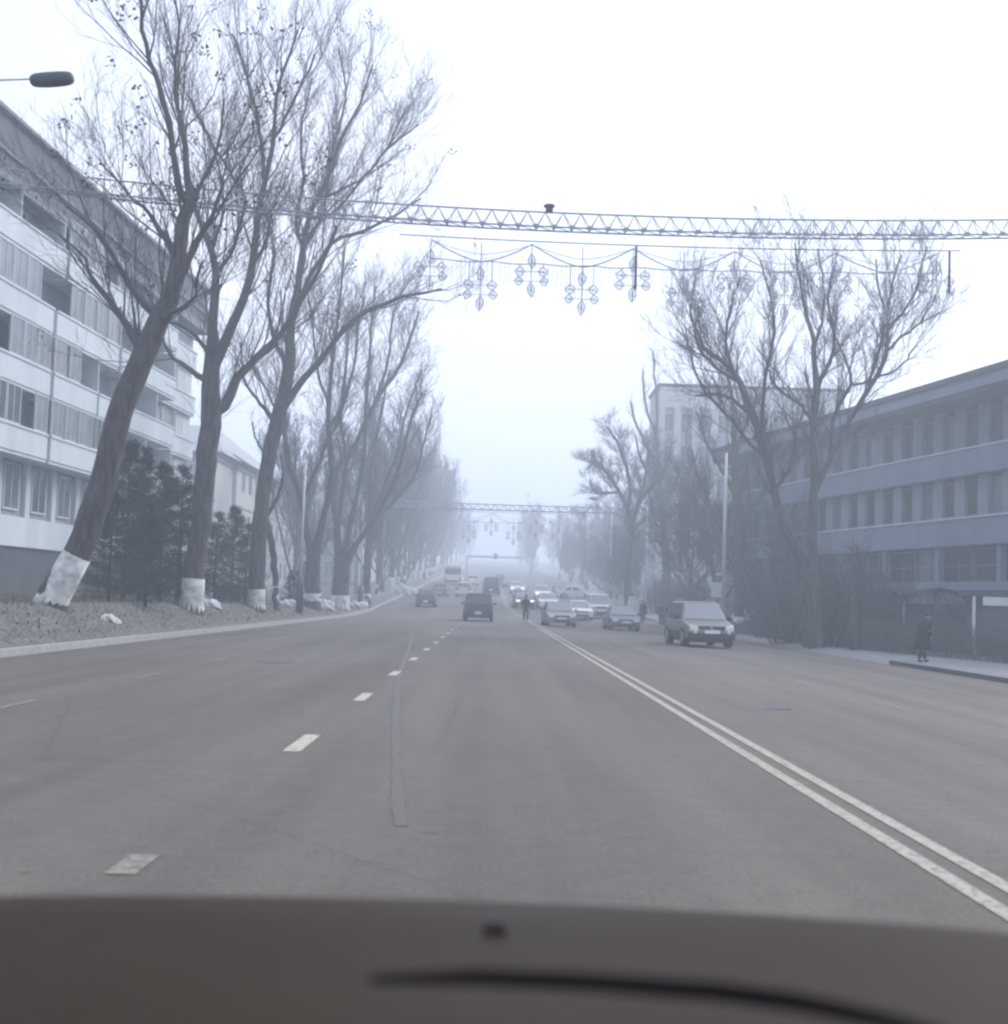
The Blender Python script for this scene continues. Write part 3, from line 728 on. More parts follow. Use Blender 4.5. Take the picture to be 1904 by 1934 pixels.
# ------------------------------------------------------------------ twiggy shrubs on the right
def shrub(h, rad, seed, n_=60):
    global rng
    rng = np.random.default_rng(seed)
    root = empty('shrub'); Pn, Rn = [], []
    for i in range(n_):
        az = rng.uniform(0, 6.28); o = rng.uniform(0, rad); hh = h * rng.uniform(.55, 1.0)
        p0 = np.array([math.cos(az) * o * .35, math.sin(az) * o * .35, -.05]); p2 = np.array([math.cos(az) * o, math.sin(az) * o, hh])
        A, B = resample([p0, (p0 + p2) * .5 + rng.normal(size=3) * .1, p2], [.018, .012, .006], 8); Pn.append(A); Rn.append(B)
    Pn, Rn = np.array(Pn), np.array(Rn)
    b = grow(Pn, Rn, np.full(n_, 12), (20, 55), (.2, .4), .25, .2, 4, .15, .6, .4, .005, length=(.4, 1.0))
    c = grow(b[0], b[1], np.full(len(b[0]), 5), (20, 60), (.3, .5), .2, .2, 3, .1, .7, .5, .005, length=(.15, .45))
    link_mesh('stems', tubes_mesh('stems', [(Pn, Rn, 4)]), M['bark'], root)
    link_mesh('twigs', tubes_mesh('twigs', [(b[0], b[1], 3), (c[0], c[1], 3)]), M['hedge'], root)
    return root
sp = [shrub(3.4, 2.2, 61, 70), shrub(2.4, 1.7, 62, 60)]
su = [False, False]
def place_shrub(k, px, d, s, label):
    t = sp[k] if not su[k] else copy_tree(sp[k]); su[k] = True
    x = X_at(px, d); t.location = (x, d, ground(x, d)); t.scale = (s, s, s * 1.0); t.rotation_euler = (0, 0, random.uniform(0, 6)); tag(t, label, 'shrub', 'leafless shrubs in front of the right building')
place_shrub(0, 1490, 62, 1.1, 'tall twiggy shrub at the foot of the curving right tree')
place_shrub(0, 1560, 58, 1.2, 'densest twiggy shrub right of the upright tree trunk')
place_shrub(0, 1620, 60, 1.05, 'twiggy shrub behind the thin dark trunk at the pavement edge')
place_shrub(1, 1450, 72, 1.1, 'low shrub at the top of the pale bank beside the pavilion')
place_shrub(0, 1680, 57, .9, 'twiggy shrub left of the shop canopy')
place_shrub(1, 1790, 55, .9, 'low shrub under the shop canopy near the right edge')
place_shrub(1, 1330, 98, 1.2, 'twiggy shrub under the sign plate left of the lamp post')
place_shrub(1, 1285, 108, 1.3, 'twiggy shrub in front of the tall building entrance')
place_shrub(0, 1240, 118, .9, 'twiggy shrub left of the two standing pedestrians')

def hedge(name, pts, h, wd, label, seed):
    global rng
    rng = np.random.default_rng(seed)
    root = empty(name, (pts[0][0], pts[0][1], ground(*pts[0]))); tag(root, label, 'hedge')
    A = np.array(pts, float); seg = np.linalg.norm(np.diff(A, axis=0), axis=1); L_ = seg.sum(); s = np.concatenate([[0], np.cumsum(seg)]) / L_
    n_ = int(L_ * 60); t = rng.random(n_); x = np.interp(t, s, A[:, 0]) + rng.uniform(-wd, wd, n_) / 2; y = np.interp(t, s, A[:, 1]) + rng.uniform(-wd, wd, n_) / 2
    P0 = np.stack([x - pts[0][0], y - pts[0][1], np.full(n_, -.05)], 1)
    P2 = P0 + np.stack([rng.normal(size=n_) * .12, rng.normal(size=n_) * .12, h * rng.uniform(.8, 1.1, n_)], 1)
    Pn = np.stack([P0, P0 * .5 + P2 * .5 + rng.normal(size=P0.shape) * .03, P2], 1); Rn = np.tile([.008, .006, .003], (n_, 1))
    b = grow(Pn, Rn, np.full(n_, 7), (25, 60), (.2, .4), .2, .2, 3, .1, .7, .5, .004, length=(.15, .4))
    link_mesh('twigs', tubes_mesh('twigs', [(Pn, Rn, 3), (b[0], b[1], 3)]), M['hedge'], root)
    return root
hedge('hedge', [(17.2, 40), (16.6, 46), (15.2, 52), (14.7, 60)], 1.15, .7, 'low clipped leafless hedge behind the stooped pedestrian at the right pavement', 71)
hedge('hedge', [(14.7, 64), (14.6, 84)], .75, .6, 'low dark hedge below the pale bank beside the silver off-roader', 72)

# ------------------------------------------------------------------ buildings
def window_proto(w_, h_, mull=1, fr=.07, depth=.1, glass='glass', frame='frame', transom=False, mix=('curtain', 'glass_mid')):
    mb = MB(); y0, y1 = -.035, .05
    mb.box(0, w_, y0, y1, 0, fr).box(0, w_, y0, y1, h_ - fr, h_)
    mb.box(0, fr, y0, y1, fr, h_ - fr).box(w_ - fr, w_, y0, y1, fr, h_ - fr)
    for i in range(mull):
        c = w_ * (i + 1) / (mull + 1); mb.box(c - fr*.35, c + fr*.35, y0 + .01, y1, fr, h_ - fr)
    if transom: mb.box(fr, w_ - fr, y0 + .015, y1, h_ * .68, h_ * .68 + fr * .7)
    me = mb.mesh('window'); me.materials.append(M[frame])
    pms = []
    for g_ in (glass, glass, glass) + tuple(mix):
        pm = MB().box(fr, w_ - fr, .0, .03, fr, h_ - fr).mesh('pane'); pm.materials.append(M[g_]); pms.append(pm)
    return me, pms
def add_window(proto, root, x, y, z):
    o = bpy.data.objects.new('window', proto[0]); COL.objects.link(o); o.parent = root; o.location = (x, y, z)
    p = bpy.data.objects.new('pane', random.choice(proto[1])); COL.objects.link(p); p.parent = o
def facing_root(name, A, B, z, label, cat='building'):
    """root at A with local x towards B; local y points away from the street viewer"""
    root = empty(name, (A[0], A[1], z), math.atan2(B[1] - A[1], B[0] - A[0])); tag(root, label, cat); return root
def wall_with_openings(root, x0, x1, y0, y1, z0, z1, m, name='wall'):
    return MB().box(x0, x1, y0, y1, z0, z1).build(name, m, root)

# --- apartment block on the left
A0, B0 = (-22.0, 42.0), (-19.9, 88.0)
LB = math.hypot(B0[0]-A0[0], B0[1]-A0[1])
apt = facing_root('apartment_block', A0, B0, .75, 'pale panel apartment block with stacked balconies and dark roof band at the left')
apt.scale = (1, 1, .93)
wall_with_openings(apt, 0, LB, 0, 13, -.5, 18.6, M['wall_grey'])
MB().box(-.1, LB + .1, -.12, 0, -.5, 2.3).build('plinth', M['wall_dark'], apt)
MB().box(-.1, LB + .1, -.25, -.002, 2.45, 3.85).build('base_band', M['panel_white'], apt)
# roof: deep dark sloping fascia with ribs
rf = MB(); rf.taper((-.5, LB + .5, -1.0, 13.4), (-.3, LB + .3, -.7, 13.0), 18.45, 21.5)
rf.build('roof', M['roof_dark'], apt)
rr = MB()
rr.box(-.55, LB + .55, -1.1, -.98, 18.3, 18.75).box(-.5, LB + .5, -.95, -.72, 21.45, 21.62).box(-.52, LB + .52, -1.02, -.92, 19.6, 19.75)
rr.build('fascia', M['frame_dark'], apt)
w_ground = window_proto(1.7, 2.2, 1, .09)
for i in range(14):
    x = 1.0 + i * 3.2
    if x < LB - 2: add_window(w_ground, apt, x, -.06, 4.15)
repeat_part('pilaster', MB().box(0, .55, -.16, -.001, 3.86, 6.5), M['panel_pale'], apt, [(.1 + i * 3.2, 0, 0) for i in range(14)])
levels = [6.55, 9.6, 12.65, 15.75]
glz = window_proto(1.45, 1.75, 1, .06, glass='glass_pale', frame='frame')
w_room = window_proto(1.5, 1.5, 1, .07)
w_door = window_proto(.8, 2.1, 0, .07)
for lv, z in enumerate(levels):
    # glazed section, then open loggias, then flush windows at the far end
    sections = [(0, 9.2, 'glazed'), (9.6, 18.8, 'glazed'), (19.2, 28.0, 'glazed'), (28.4, 38.6, 'open'), (38.9, LB, 'flush')]
    if lv % 2: sections = [(0, 9.2, 'glazed'), (9.6, 18.8, 'glazed'), (19.2, 25.0, 'glazed'), (25.3, 38.6, 'open'), (38.9, LB, 'flush')]
    if lv == 3: sections = [(0, 9.2, 'glazed'), (9.6, 20.0, 'open'), (20.4, 29.0, 'glazed'), (29.3, 38.6, 'open'), (38.9, LB, 'flush')]
    for a, b, kind in sections:
        dpt = -1.15 if kind != 'flush' else -.3
        mb = MB(); mb.box(a, b, dpt, -.003, z - .06, z + .16)                              # slab
        mb.box(a + .02, b - .02, dpt - .05, dpt + .05, z + .1, z + 1.22)                 # parapet
        mb.box(a, b, dpt - .1, dpt + .1, z + 1.2, z + 1.3)                               # rail cap
        if kind != 'flush':
            mb.box(a + .02, a + .12, dpt + .06, -.004, z + .17, z + 1.2).box(b - .12, b - .02, dpt + .06, -.004, z + .17, z + 1.2)
        mb.build('balcony', M['panel_white'], apt)
        n_ = max(1, int((b - a) / 1.5)); st = (b - a) / n_
        if kind == 'glazed':
            # glazing as window units; every third has been left unglazed
            for i in range(n_):
                if (i + lv * 2) % 5 != 4 and (lv < 3 or True): 
                    if lv in (0, 1, 2, 3): add_window(glz, apt, a + i * st + .02, dpt, z + 1.31)
        elif kind == 'open':
            repeat_part('balcony_divider', MB().box(0, .1, -1.1, -.005, .17, 2.9), M['panel_pale'], apt, [(min(a + i * st, b - .12), 0, z) for i in range(0, n_ + 1, 3)])
            for i in range(1, n_, 3): add_window(w_room, apt, a + i * st, -.04, z + 1.0)
        else:
            for i in range(2): add_window(w_room, apt, a + .9 + i * 3, -.05, z + 1.38)
MB().box(LB - 3.4, LB + .02, -.06, -.002, 3.86, 18.4).build('end_panel', M['panel_pale'], apt)
MB().tube([(LB - 4.3, -.2, .2), (LB - 4.3, -.2, 18.2)], .07, 6).build('downpipe', M['metal'], apt)

# --- pale houses further down on the left
def plain_house(name, A, B, z, depth, h, label, floors, rows, roof_h, wall='render_cream', ww=1.1, wh=1.7, sp=3.0, eave=.6, roofm='roof_metal', snow_eave=True, bands=True):
    root = facing_root(name, A, B, z, label); Ln = math.hypot(B[0]-A[0], B[1]-A[1])
    wall_with_openings(root, 0, Ln, 0, depth, -1, h, M[wall])
    if bands:
        b = MB().box(-.12, Ln + .12, -.14, depth + .12, h - .55, h - .2).box(-.3, Ln + .3, -.32, depth + .3, h - .2, h + .02)
        for f in range(1, floors): b.box(-.06, Ln + .06, -.07, -.001, h * f / floors - .1, h * f / floors + .08)
        b.build('cornice', M['render_grey'], root)
        MB().box(-.08, Ln + .08, -.1, -.001, -1, .9).build('plinth', M['render_grey'], root)
    x0, x1, y0, y1 = -eave, Ln + eave, -eave, depth + eave
    rd = min(depth, Ln) * .42
    MB().add([(x0,y0,h+.03),(x1,y0,h+.03),(x1,y1,h+.03),(x0,y1,h+.03),(x0+rd,(y0+y1)/2,h+roof_h),(x1-rd,(y0+y1)/2,h+roof_h)],
             [(0,1,5,4),(1,2,5),(2,3,4,5),(3,0,4),(0,3,2,1)]).build('roof', M[roofm], root)
    if snow_eave:
        MB().add([(x0-.05,y0-.06,h+.02),(x1+.05,y0-.06,h+.02),(x1-.9,y0+1.15,h+.42),(x0+.9,y0+1.15,h+.42),(x0-.05,y0-.06,h+.14),(x1+.05,y0-.06,h+.14),(x1-.9,y0+1.15,h+.85),(x0+.9,y0+1.15,h+.85)],
             [(0,3,2,1),(4,5,6,7),(0,1,5,4),(1,2,6,5),(2,3,7,6),(3,0,4,7)]).build('snow_on_eave', M['snow'], root)
    pr = window_proto(ww, wh, 1, .08, glass='glass', transom=True)
    n_ = int((Ln - 1) / sp)
    for f in range(floors):
        for i in range(n_):
            add_window(pr, root, (Ln - n_ * sp) / 2 + i * sp + (sp - ww) / 2, -.05, h * f / floors + 1.35)
    return root
plain_house('townhouse', (-33, 105), (-21.5, 105), .9, 38, 11.0, 'cream rendered house with snow on its eave behind the forked tree', 3, 0, 4.4, sp=3.6)
plain_house('townhouse', (-21.2, 112), (-21.2, 149), 1.3, 10, 10.6, 'long cream side wing with tall narrow windows behind the low V-shaped tree', 3, 0, 2.6, sp=3.1)
plain_house('townhouse', (-24, 152), (-15.2, 152), 2.0, 26, 11.4, 'pale gabled house end seen between the stems of the three-stemmed tree', 3, 0, 2.6, sp=2.9)
plain_house('townhouse', (-17.5, 182), (-17.5, 215), 3.0, 12, 11.0, 'pale house far down the left side, hidden by the hazy trees', 3, 0, 2.4, sp=3.1)
plain_house('townhouse', (-17.5, 232), (-17.5, 290), 4.6, 12, 12.0, 'farthest pale building on the left behind the hazy trees', 3, 0, 2.4, sp=3.3)

# --- long low building on the right (facade seen obliquely)
A1, B1 = (16.7, 94.5), (25.3, 47.5)
LR = math.hypot(B1[0]-A1[0], B1[1]-A1[1])
off = facing_root('office_building', A1, B1, -.15, 'long low three-storey building with pale spandrel bands and overhanging roof on the right')
wall_with_openings(off, 0, LR, .4, 14, -.5, 11.4, M['office_wall'])
wins = window_proto(1.05, 1.75, 0, .07, glass='glass_office', frame='frame_dark', mix=('glass_office', 'glass', 'glass_mid'))
n_ = int(LR / 2.12)
for zb, zt in ((8.05, 9.25), (4.75, 6.0)):
    MB().box(-.1, LR + .1, -.25, .397, zb, zt).build('spandrel_band', M['concrete_band'], off)
    MB().box(-.12, LR + .12, -.32, .1, zt + .004, zt + .09).build('sill', M['frame'], off)
for z0, z1, kk in ((6.1, 8.04, 0), (9.35, 11.39, 1)):
    repeat_part('pier', MB().box(-.48, .48, .15, .396, z0, z1), M['pier_grey'], off, [(i * 2.12, 0, 0) for i in range(n_ + 1)])
    for i in range(n_): add_window(wins, off, i * 2.12 + .53, .3, z0 + .05)
# roof slab with a light fascia, a thin dark edge and a dark soffit
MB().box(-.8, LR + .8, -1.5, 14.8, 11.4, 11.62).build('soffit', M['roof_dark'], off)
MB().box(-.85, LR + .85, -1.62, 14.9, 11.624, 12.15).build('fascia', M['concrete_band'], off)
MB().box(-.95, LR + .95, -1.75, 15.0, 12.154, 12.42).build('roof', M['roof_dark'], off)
# ground floor: dark glazing behind columns, shop canopy, sign band
gw = window_proto(2.6, 2.7, 1, .08, glass='glass_office', frame='frame_dark', transom=True, mix=('glass_mid',))
for i in range(int(LR / 2.8)): add_window(gw, off, i * 2.8 + .1, .34, 1.95)
repeat_part('column', MB().box(-.18, .18, -.1, .2, -.4, 4.72), M['concrete_band'], off, [(i * 5.6, 0, 0) for i in range(int(LR / 5.6) + 1)])
MB().box(0, LR, .1, .396, -.5, 1.0).build('plinth', M['wall_dark'], off)
MB().box(LR * .45, LR, -1.3, .39, 3.0 - .4, 3.0).build('canopy', M['concrete_band'], off)
MB().box(LR * .5, LR * .98, -.06, .1, 2.0, 2.55).build('shop_sign', M['sign'], off)

# --- pavilion with pale bank wall
pav = plain_house('pavilion', (16.8, 99), (22.5, 97), .7, 6, 4.6, 'low pale pavilion at the left end of the long right building', 1, 0, .8, wall='render_cream', ww=.8, wh=1.4, sp=1.5, snow_eave=False, roofm='roof_dark')
bk = MB().add([(15.2,72,-.3),(19.5,70,-.3),(19.5,92,-.3),(15.2,92,-.3),(16.4,73,.95),(19.5,71,1.0),(19.5,92,1.35),(16.4,92,1.35)],
              [(0,3,2,1),(4,5,6,7),(0,1,5,4),(1,2,6,5),(2,3,7,6),(3,0,4,7)]).build('bank', M['render_cream']); tag(bk, kind='structure')

# --- tall pale building behind
d = 132
xa, xb = X_at(1236, d), X_at(1587, d)
tb = facing_root('tall_building', (xa, d), (xb, d), rise(d) - .4, 'tall pale multi-storey building with vertical window strips behind the right trees')
TL = xb - xa; H = 21.6
wall_with_openings(tb, 0, TL, 0, 8, -1, H, M['render_grey'])
MB().box(-.15, TL + .15, -.18, 8.15, H, H + .35).build('roof', M['roof_dark'], tb)
nb = 10; sp_ = TL / nb
repeat_part('rib', MB().box(-.3, .3, -.3, -.002, -1, H - 2.0), M['render_cream'], tb, [(min(max(i * sp_, .3), TL - .3), 0, 0) for i in range(nb + 1)])
MB().box(-.02, TL + .02, -.34, -.003, H - 2.0, H - .01).build('top_band', M['render_cream'], tb)
tw_ = window_proto(sp_ - .65, 1.9, 1, .07, glass='glass')
for f in range(6):
    for i in range(nb): add_window(tw_, tb, i * sp_ + .325, -.1, H - 4.4 - f * 3.1)
ms = MB()
side = window_proto(1.2, 1.6, 1, .07)
# --- mid-rise further right-hand blocks in haze
plain_house('office_block', (22, 160), (22, 145), 1.9, 12, 9.0, 'grey mid-rise block in the haze left of the tall pale building', 3, 0, 1.0, wall='render_grey', snow_eave=False, roofm='roof_dark')
plain_house('office_block', (21, 300), (21, 250), 5.6, 12, 7.0, 'long low hazy block far along the right side', 2, 0, 1.0, wall='render_grey', snow_eave=False, roofm='roof_dark')

# ------------------------------------------------------------------ street furniture
def lamp_post(x, y, h, label, rad=.11, arm=1, base_h=1.1, col='metal', name='street_lamp'):
    root = empty(name, (x, y, ground(x, y))); tag(root, label, 'street lamp', 'street lamps')
    MB().tube([(0,0,-.1),(0,0,h*.5),(0,0,h)], [rad, rad*.85, rad*.6], 10).build('pole', M[col], root, True)
    MB().lathe([(rad*2.1,-.1),(rad*2.1,base_h*.75),(rad*1.5,base_h)], 12).build('base', M['metal_dark'], root, True)
    if arm:
        s = -1 if x > 0 else 1
        MB().tube([(0,0,h-.1),(s*.35,0,h+.35),(s*1.1,0,h+.75),(s*1.9,0,h+.95)], [rad*.5, rad*.42, rad*.36, rad*.34], 8).build('arm', M[col], root, True)
        hd = MB(); hd.tube([(s*1.8,0,h+.92),(s*2.0,0,h+.97),(s*2.35,0,h+1.03),(s*2.55,0,h+1.05)], [.06,.13,.15,.07], 10).build('lamp_head', M['metal_dark'], root, True)
    return root
r1 = lamp_post(X_at(1366, 77), 77, 10.2, 'tall pale lamp post nearest on the right pavement with a sign plate on it', .13, arm=0)
MB().box(-.72, -.1, -.16, -.12, 2.05, 2.9).build('sign_plate', M['sign'], r1)
lamp_post(12.9, 116, 10.2, 'second pale lamp post on the right, left of the pedestrians in dark coats', .12, arm=0)
lamp_post(13.2, 155, 10.2, 'lamp post just beyond the far gantry with its arm bent over the road', .12)
for i, y in enumerate([194, 233, 272]): lamp_post(13.2, y, 10.2, 'hazy lamp post on the right beyond the far gantry, %s past the bent-arm one' % ordn[i], .12)
lamp_post(X_at(566, 70), 70, 7.6, 'slim grey lamp pole with dark base between the thin tree and the V-shaped tree', .085, arm=0, base_h=2.0 * .9)
lamp_post(X_at(680, 101), 101, 7.8, 'lamp pole with a dark base in front of the three-stemmed tree', .09, arm=0, base_h=1.6)
lamp_post(X_at(721, 136), 136, 8.4, 'pale lamp pole on the left beyond the dark-stemmed tree', .1, arm=1)
lamp_post(X_at(757, 165), 165, 8.6, 'pale thin lamp pole on the left behind the dark parked hatchback', .1, arm=1)
lamp_post(X_at(800, 205), 205, 9.0, 'distant lamp pole on the left above the far coach', .11, arm=1)

# lamp reaching in at the top left corner
p = P(98, 150, 21)
lp = empty('street_lamp', (-10.6, 21, ground(-10.6, 21))); tag(lp, 'dark capsule lamp head high in the top left corner on its long arm', 'street lamp', 'street lamps')
hz = p.z - lp.location.z; hx = p.x + 10.6
MB().tube([(0,0,-.1),(0,0,hz-1.2)], [.1,.07], 10).build('pole', M['metal'], lp, True)
MB().tube([(0,0,hz-1.25),(.5,0,hz-.5),(hx*.5,0,hz-.1),(hx-.25,0,hz+.0)], [.05,.032,.02,.014], 8).build('arm', M['metal'], lp, True)
MB().tube([(hx-.34,0,hz-.03),(hx-.33,0,hz-.028),(hx-.3,0,hz-.025),(hx-.24,0,hz-.02),(hx-.1,0,hz-.01),(hx+.1,0,hz+.01),(hx+.24,0,hz+.025),(hx+.3,0,hz+.03),(hx+.33,0,hz+.035),(hx+.34,0,hz+.036)], [.02,.06,.09,.108,.118,.118,.108,.09,.06,.02], 20).build('lamp_head', M['metal_dark'], lp, True)

# --- decorated truss over the road
def truss(y, xl, xr, zf, label, bay=.45, hh=.42, post_r=.12, chord=.022, lat=.012, glabel=None, posts=True, cat='gantry'):
    root = empty('road_gantry', (xl, y, ground(xl, y))); tag(root, label, cat, 'truss gantries across the road')
    z0 = root.location.z
    n_ = int(round((xr - xl) / bay)); xs = [xl + (xr - xl) * i / n_ for i in range(n_ + 1)]
    q = lambda x, dy, dz: (x - xl, dy, zf(x) + dz - z0)
    for dy, dz in ((-.2, -hh/2), (.2, -hh/2), (0, hh/2)):
        MB().tube([q(x, dy, dz) for x in xs[::2] + [xs[-1]]], chord, 6).build('chord', M['truss'], root, True)
    lt = MB()
    for i in range(n_):
        a, b = xs[i], xs[i+1]; m_ = (a + b) / 2
        for dy in (-.2, .2):
            lt.tube([q(a, dy, -hh/2), q(m_, 0, hh/2)], lat, 4); lt.tube([q(m_, 0, hh/2), q(b, dy, -hh/2)], lat, 4)
        lt.tube([q(a, -.2, -hh/2), q(a, .2, -hh/2)], lat, 4); lt.tube([q(a, -.2, -hh/2), q(b, .2, -hh/2)], lat, 4)
        lt.box(a - xl - .06, a - xl + .06, -.24, -.18, zf(a) - z0 - hh/2 - .04, zf(a) - z0 - hh/2 + .05)
    lt.build('lattice', M['truss'], root)
    if posts:
        for x in (xl, xr):
            g = ground(x, y) - z0
            MB().tube([(x - xl, .0, g - .1), (x - xl, 0, zf(x) - z0 + .5)], [post_r * 1.2, post_r * .8], 12).build('post', M['metal'], root, True)
            MB().tube([(x - xl, .4, g - .1), (x - xl, .12, zf(x) - z0 - .2)], post_r * .5, 8).build('brace', M['metal'], root, True)
    return root
TY = 34.0
zt = lambda x: 10.9 + .0026 * (x - 3.5) ** 2
tr1 = truss(TY, -13.6, 15.2, zt, 'near lattice truss spanning high above the whole road, carrying festive decorations')
fx = P(1037, 410, TY)
MB().box(fx.x + 13.6 - .09, fx.x + 13.6 + .09, -.08, .08, zt(fx.x) + .21 - tr1.location.z, zt(fx.x) + .36 - tr1.location.z).taper((fx.x+13.6-.14, fx.x+13.6+.14, -.1, .1), (fx.x+13.6-.08, fx.x+13.6+.08, -.06, .06), zt(fx.x) + .36 - tr1.location.z, zt(fx.x) + .42 - tr1.location.z).build('floodlight', M['metal_dark'], tr1)

def garland(y, xl, zhang, sc, label, spans, mid_dark=(), step=.11, gauge=1.7):
    """hung light garland: swagged wires, threads of bulbs and star-like clusters of wire lozenges. zhang(x): height of the carrying cable"""
    z0 = zhang(xl)
    root = empty('light_garland', (xl, y, z0)); tag(root, label, 'garland', 'festive light garlands')
    W = 2.55 * sc; g = .007 * gauge; x_end = xl + W * spans; r2 = random.Random(int(y))
    MB().tube([(x - xl, 0, zhang(x) - z0) for x in np.linspace(xl - .8 * sc, x_end + .6 * sc, 24)], g * 1.2, 5).build('carrying_cable', M['metal_dark'], root)
    for i in range(spans):
        for j in (0, 1):
            pts = []; dp = (.5 if j == 0 else .3) * r2.uniform(.92, 1.08)
            for u in np.linspace(0, 1, 13):
                x = xl + (i + u) * W; pts.append((x - xl, j * .03, zhang(x) - z0 - .08*sc - dp * sc * (1 - abs(2*u - 1)**1.5)))
            MB().tube(pts, g * (1.5 if j == 0 else .8), 5).build('swag', M['tinsel'], root)
    MB().tube([(x - xl, 0, zhang(x) - z0 - (.58 + .02 * math.sin(x * 5)) * sc) for x in np.linspace(xl, x_end, 60)], g * 1.2, 4).build('lower_wire', M['tinsel'], root)
    th = MB(); n_t = int((x_end - xl) / (step * sc))
    for i in range(n_t):
        x = xl + i * step * sc; u = ((x - xl) / W) % 1
        if r2.random() < .08: continue
        ln = (.3 + .65 * (1 - abs(2 * u - 1)) * r2.uniform(.6, 1.1)) * sc
        th.tube([(x - xl, r2.uniform(-.02, .02), zhang(x) - z0 - .56 * sc), (x - xl + r2.uniform(-.02, .02), 0, zhang(x) - z0 - .56 * sc - ln)], g * .55, 3)
    th.build('light_threads', M['tinsel'], root)
    def lozenge(mb, cx, cz, w_, h_, tilt):
        q = lambda px, pz: (cx + px * math.cos(tilt) - pz * math.sin(tilt), r2.uniform(-.01, .01), cz + px * math.sin(tilt) + pz * math.cos(tilt))
        pts = [q(0, h_), q(w_, .15*h_), q(w_*.7, -.5*h_), q(0, -h_), q(-w_*.7, -.5*h_), q(-w_, .15*h_)]
        for a_, b_ in zip(pts, pts[1:] + pts[:1]): mb.tube([a_, b_], g * 1.1, 4)
        for u in (-.6, -.2, .2, .6):
            mb.tube([q(u * w_, h_ * (.75 - abs(u) * .7)), q(u * w_ * .8, -h_ * (.75 - abs(u) * .6))], g * .7, 3)
        mb.tube([q(-w_ * .8, .1 * h_), q(w_ * .8, -.3 * h_)], g * .7, 3)
    for i in range(spans * 2 + 1):
        x = xl + i * W / 2; low = i % 2
        zc = zhang(x) - z0 - (1.22 if low else .82) * sc; k_ = sc * r2.uniform(.92, 1.06)
        mb = MB()
        for ox, oz, w_, h_ in ((0, .33, .1, .2), (-.3, .05, .13, .13), (.3, .05, .13, .13), (-.33, -.2, .11, .12), (.33, -.2, .11, .12), (0, -.42, .1, .2)):
            lozenge(mb, x - xl + ox * k_, zc + oz * k_, w_ * k_, h_ * k_, r2.uniform(-.15, .15))
        mb.tube([(x - xl, 0, zhang(x) - z0 - .1 * sc), (x - xl, 0, zc - .6 * k_)], g, 4)
        for oz in (.05, -.2): mb.tube([(x - xl - .36 * k_, 0, zc + oz * k_), (x - xl + .36 * k_, 0, zc + oz * k_)], g * .8, 4)
        for o_ in (-.3, .3): mb.tube([(x - xl + o_ * k_, 0, zhang(x) - z0 - .58 * sc), (x - xl + o_ * k_, 0, zc + .15 * k_)], g * .8, 4)
        mb.build('star_ornament', M['tinsel'], root)
    for xx, l_ in mid_dark:
        MB().tube([(xx - xl, 0, zhang(xx) - z0), (xx - xl, 0, zhang(xx) - z0 - l_ * .92), (xx - xl, 0, zhang(xx) - z0 - l_)], [.03 * sc, .035 * sc, .015 * sc], 8).build('hanging_tube', M['metal_dark'], root, True)
    return root
zh = lambda x: 10.36 + .0022 * (x - 3.5) ** 2
xg = X_at(790, TY)
garland(TY + .02, xg, zh, 1.0, 'near festive garland of swags and pendant lozenges hanging under the near truss', 5, mid_dark=((X_at(1185, TY), 1.15), (X_at(1787, TY), 1.1)))

zt2 = lambda x: rise(125) + 8.75 + .001 * (x - 2) ** 2
truss(125, -12.4, 12.35, zt2, 'far lattice truss over the road with pale posts, seen through the haze', bay=.8, hh=.5, post_r=.17, chord=.05, lat=.03)
garland(125.03, -4.4, lambda x: zt2(x) - .45, 1.6, 'far festive garland hanging under the far truss', 3, step=.2, gauge=2.2)

# --- distant sign gantry with hanging traffic light
gy = 262
gr = empty('sign_gantry', (X_at(880, gy), gy, ground(X_at(880, gy), gy))); tag(gr, 'slender pale portal gantry far down the road with a signal box hanging from it', 'gantry')
gw_ = X_at(1001, gy) - X_at(880, gy); ghh = P(880, 1049, gy).z - gr.location.z
for x in (0, gw_): MB().tube([(x, 0, -.3), (x, 0, ghh)], .17, 10).build('post', M['metal'], gr, True)
MB().box(0, gw_, -.15, .15, ghh - .35, ghh + .05).build('beam', M['metal'], gr)
MB().box(gw_*.44 - .35, gw_*.44 + .35, -.36, -.17, ghh - .55, ghh + .55).build('signal_box', M['metal_dark'], gr)

# --- small things on the right pavement
post = empty('thin_trunk', (X_at(1613, 54), 54, ground(15, 54))); tag(post, 'thin dark tree trunk at the edge of the right pavement, left of the stooped pedestrian', 'tree')
MB().tube([(0,0,-.1),(.02,0,1.1),(-.02,0.05,2.2),(.04,0,3.4)], [.16,.13,.09,.05], 10).build('trunk', M['bark'], post, True)
rng = np.random.default_rng(5)
Pq, Rq = resample([(0,0,1.6),(.02,0,2.6),(.04,0,3.6)], [.06,.05,.02], 12)
tg = twig_levels((Pq[None], Rq[None]), .03, 2.0, (.6, 1.6), .3)
link_mesh('crown', tubes_mesh('crown', tg), M['twig'], post)
kx, ky = X_at(1850, 52), 52
ks = empty('kiosk', (kx, ky, ground(kx, ky)), R(-8)); tag(ks, 'dark kiosk with a lit pale sign at the right edge of the street', 'kiosk')
MB().box(-.1, 2.2, 0, 2.0, 0, 2.25).build('wall', M['wall_dark'], ks)
MB().box(-.35, 2.4, -.35, 2.1, 2.25, 2.42).build('roof', M['roof_dark'], ks)
MB().box(.05, .95, -.42, -.36, 1.9, 2.22).build('lit_sign', M['sign_lit'], ks)
MB().box(-.3, -.2, -.3, -.2, 0, 2.24).build('post', M['frame'], ks)
MB().box(.3, 1.6, -.03, -.002, .9, 1.8).build('window', M['glass'], ks)
c0x, c0y = X_at(1775, 56), 56
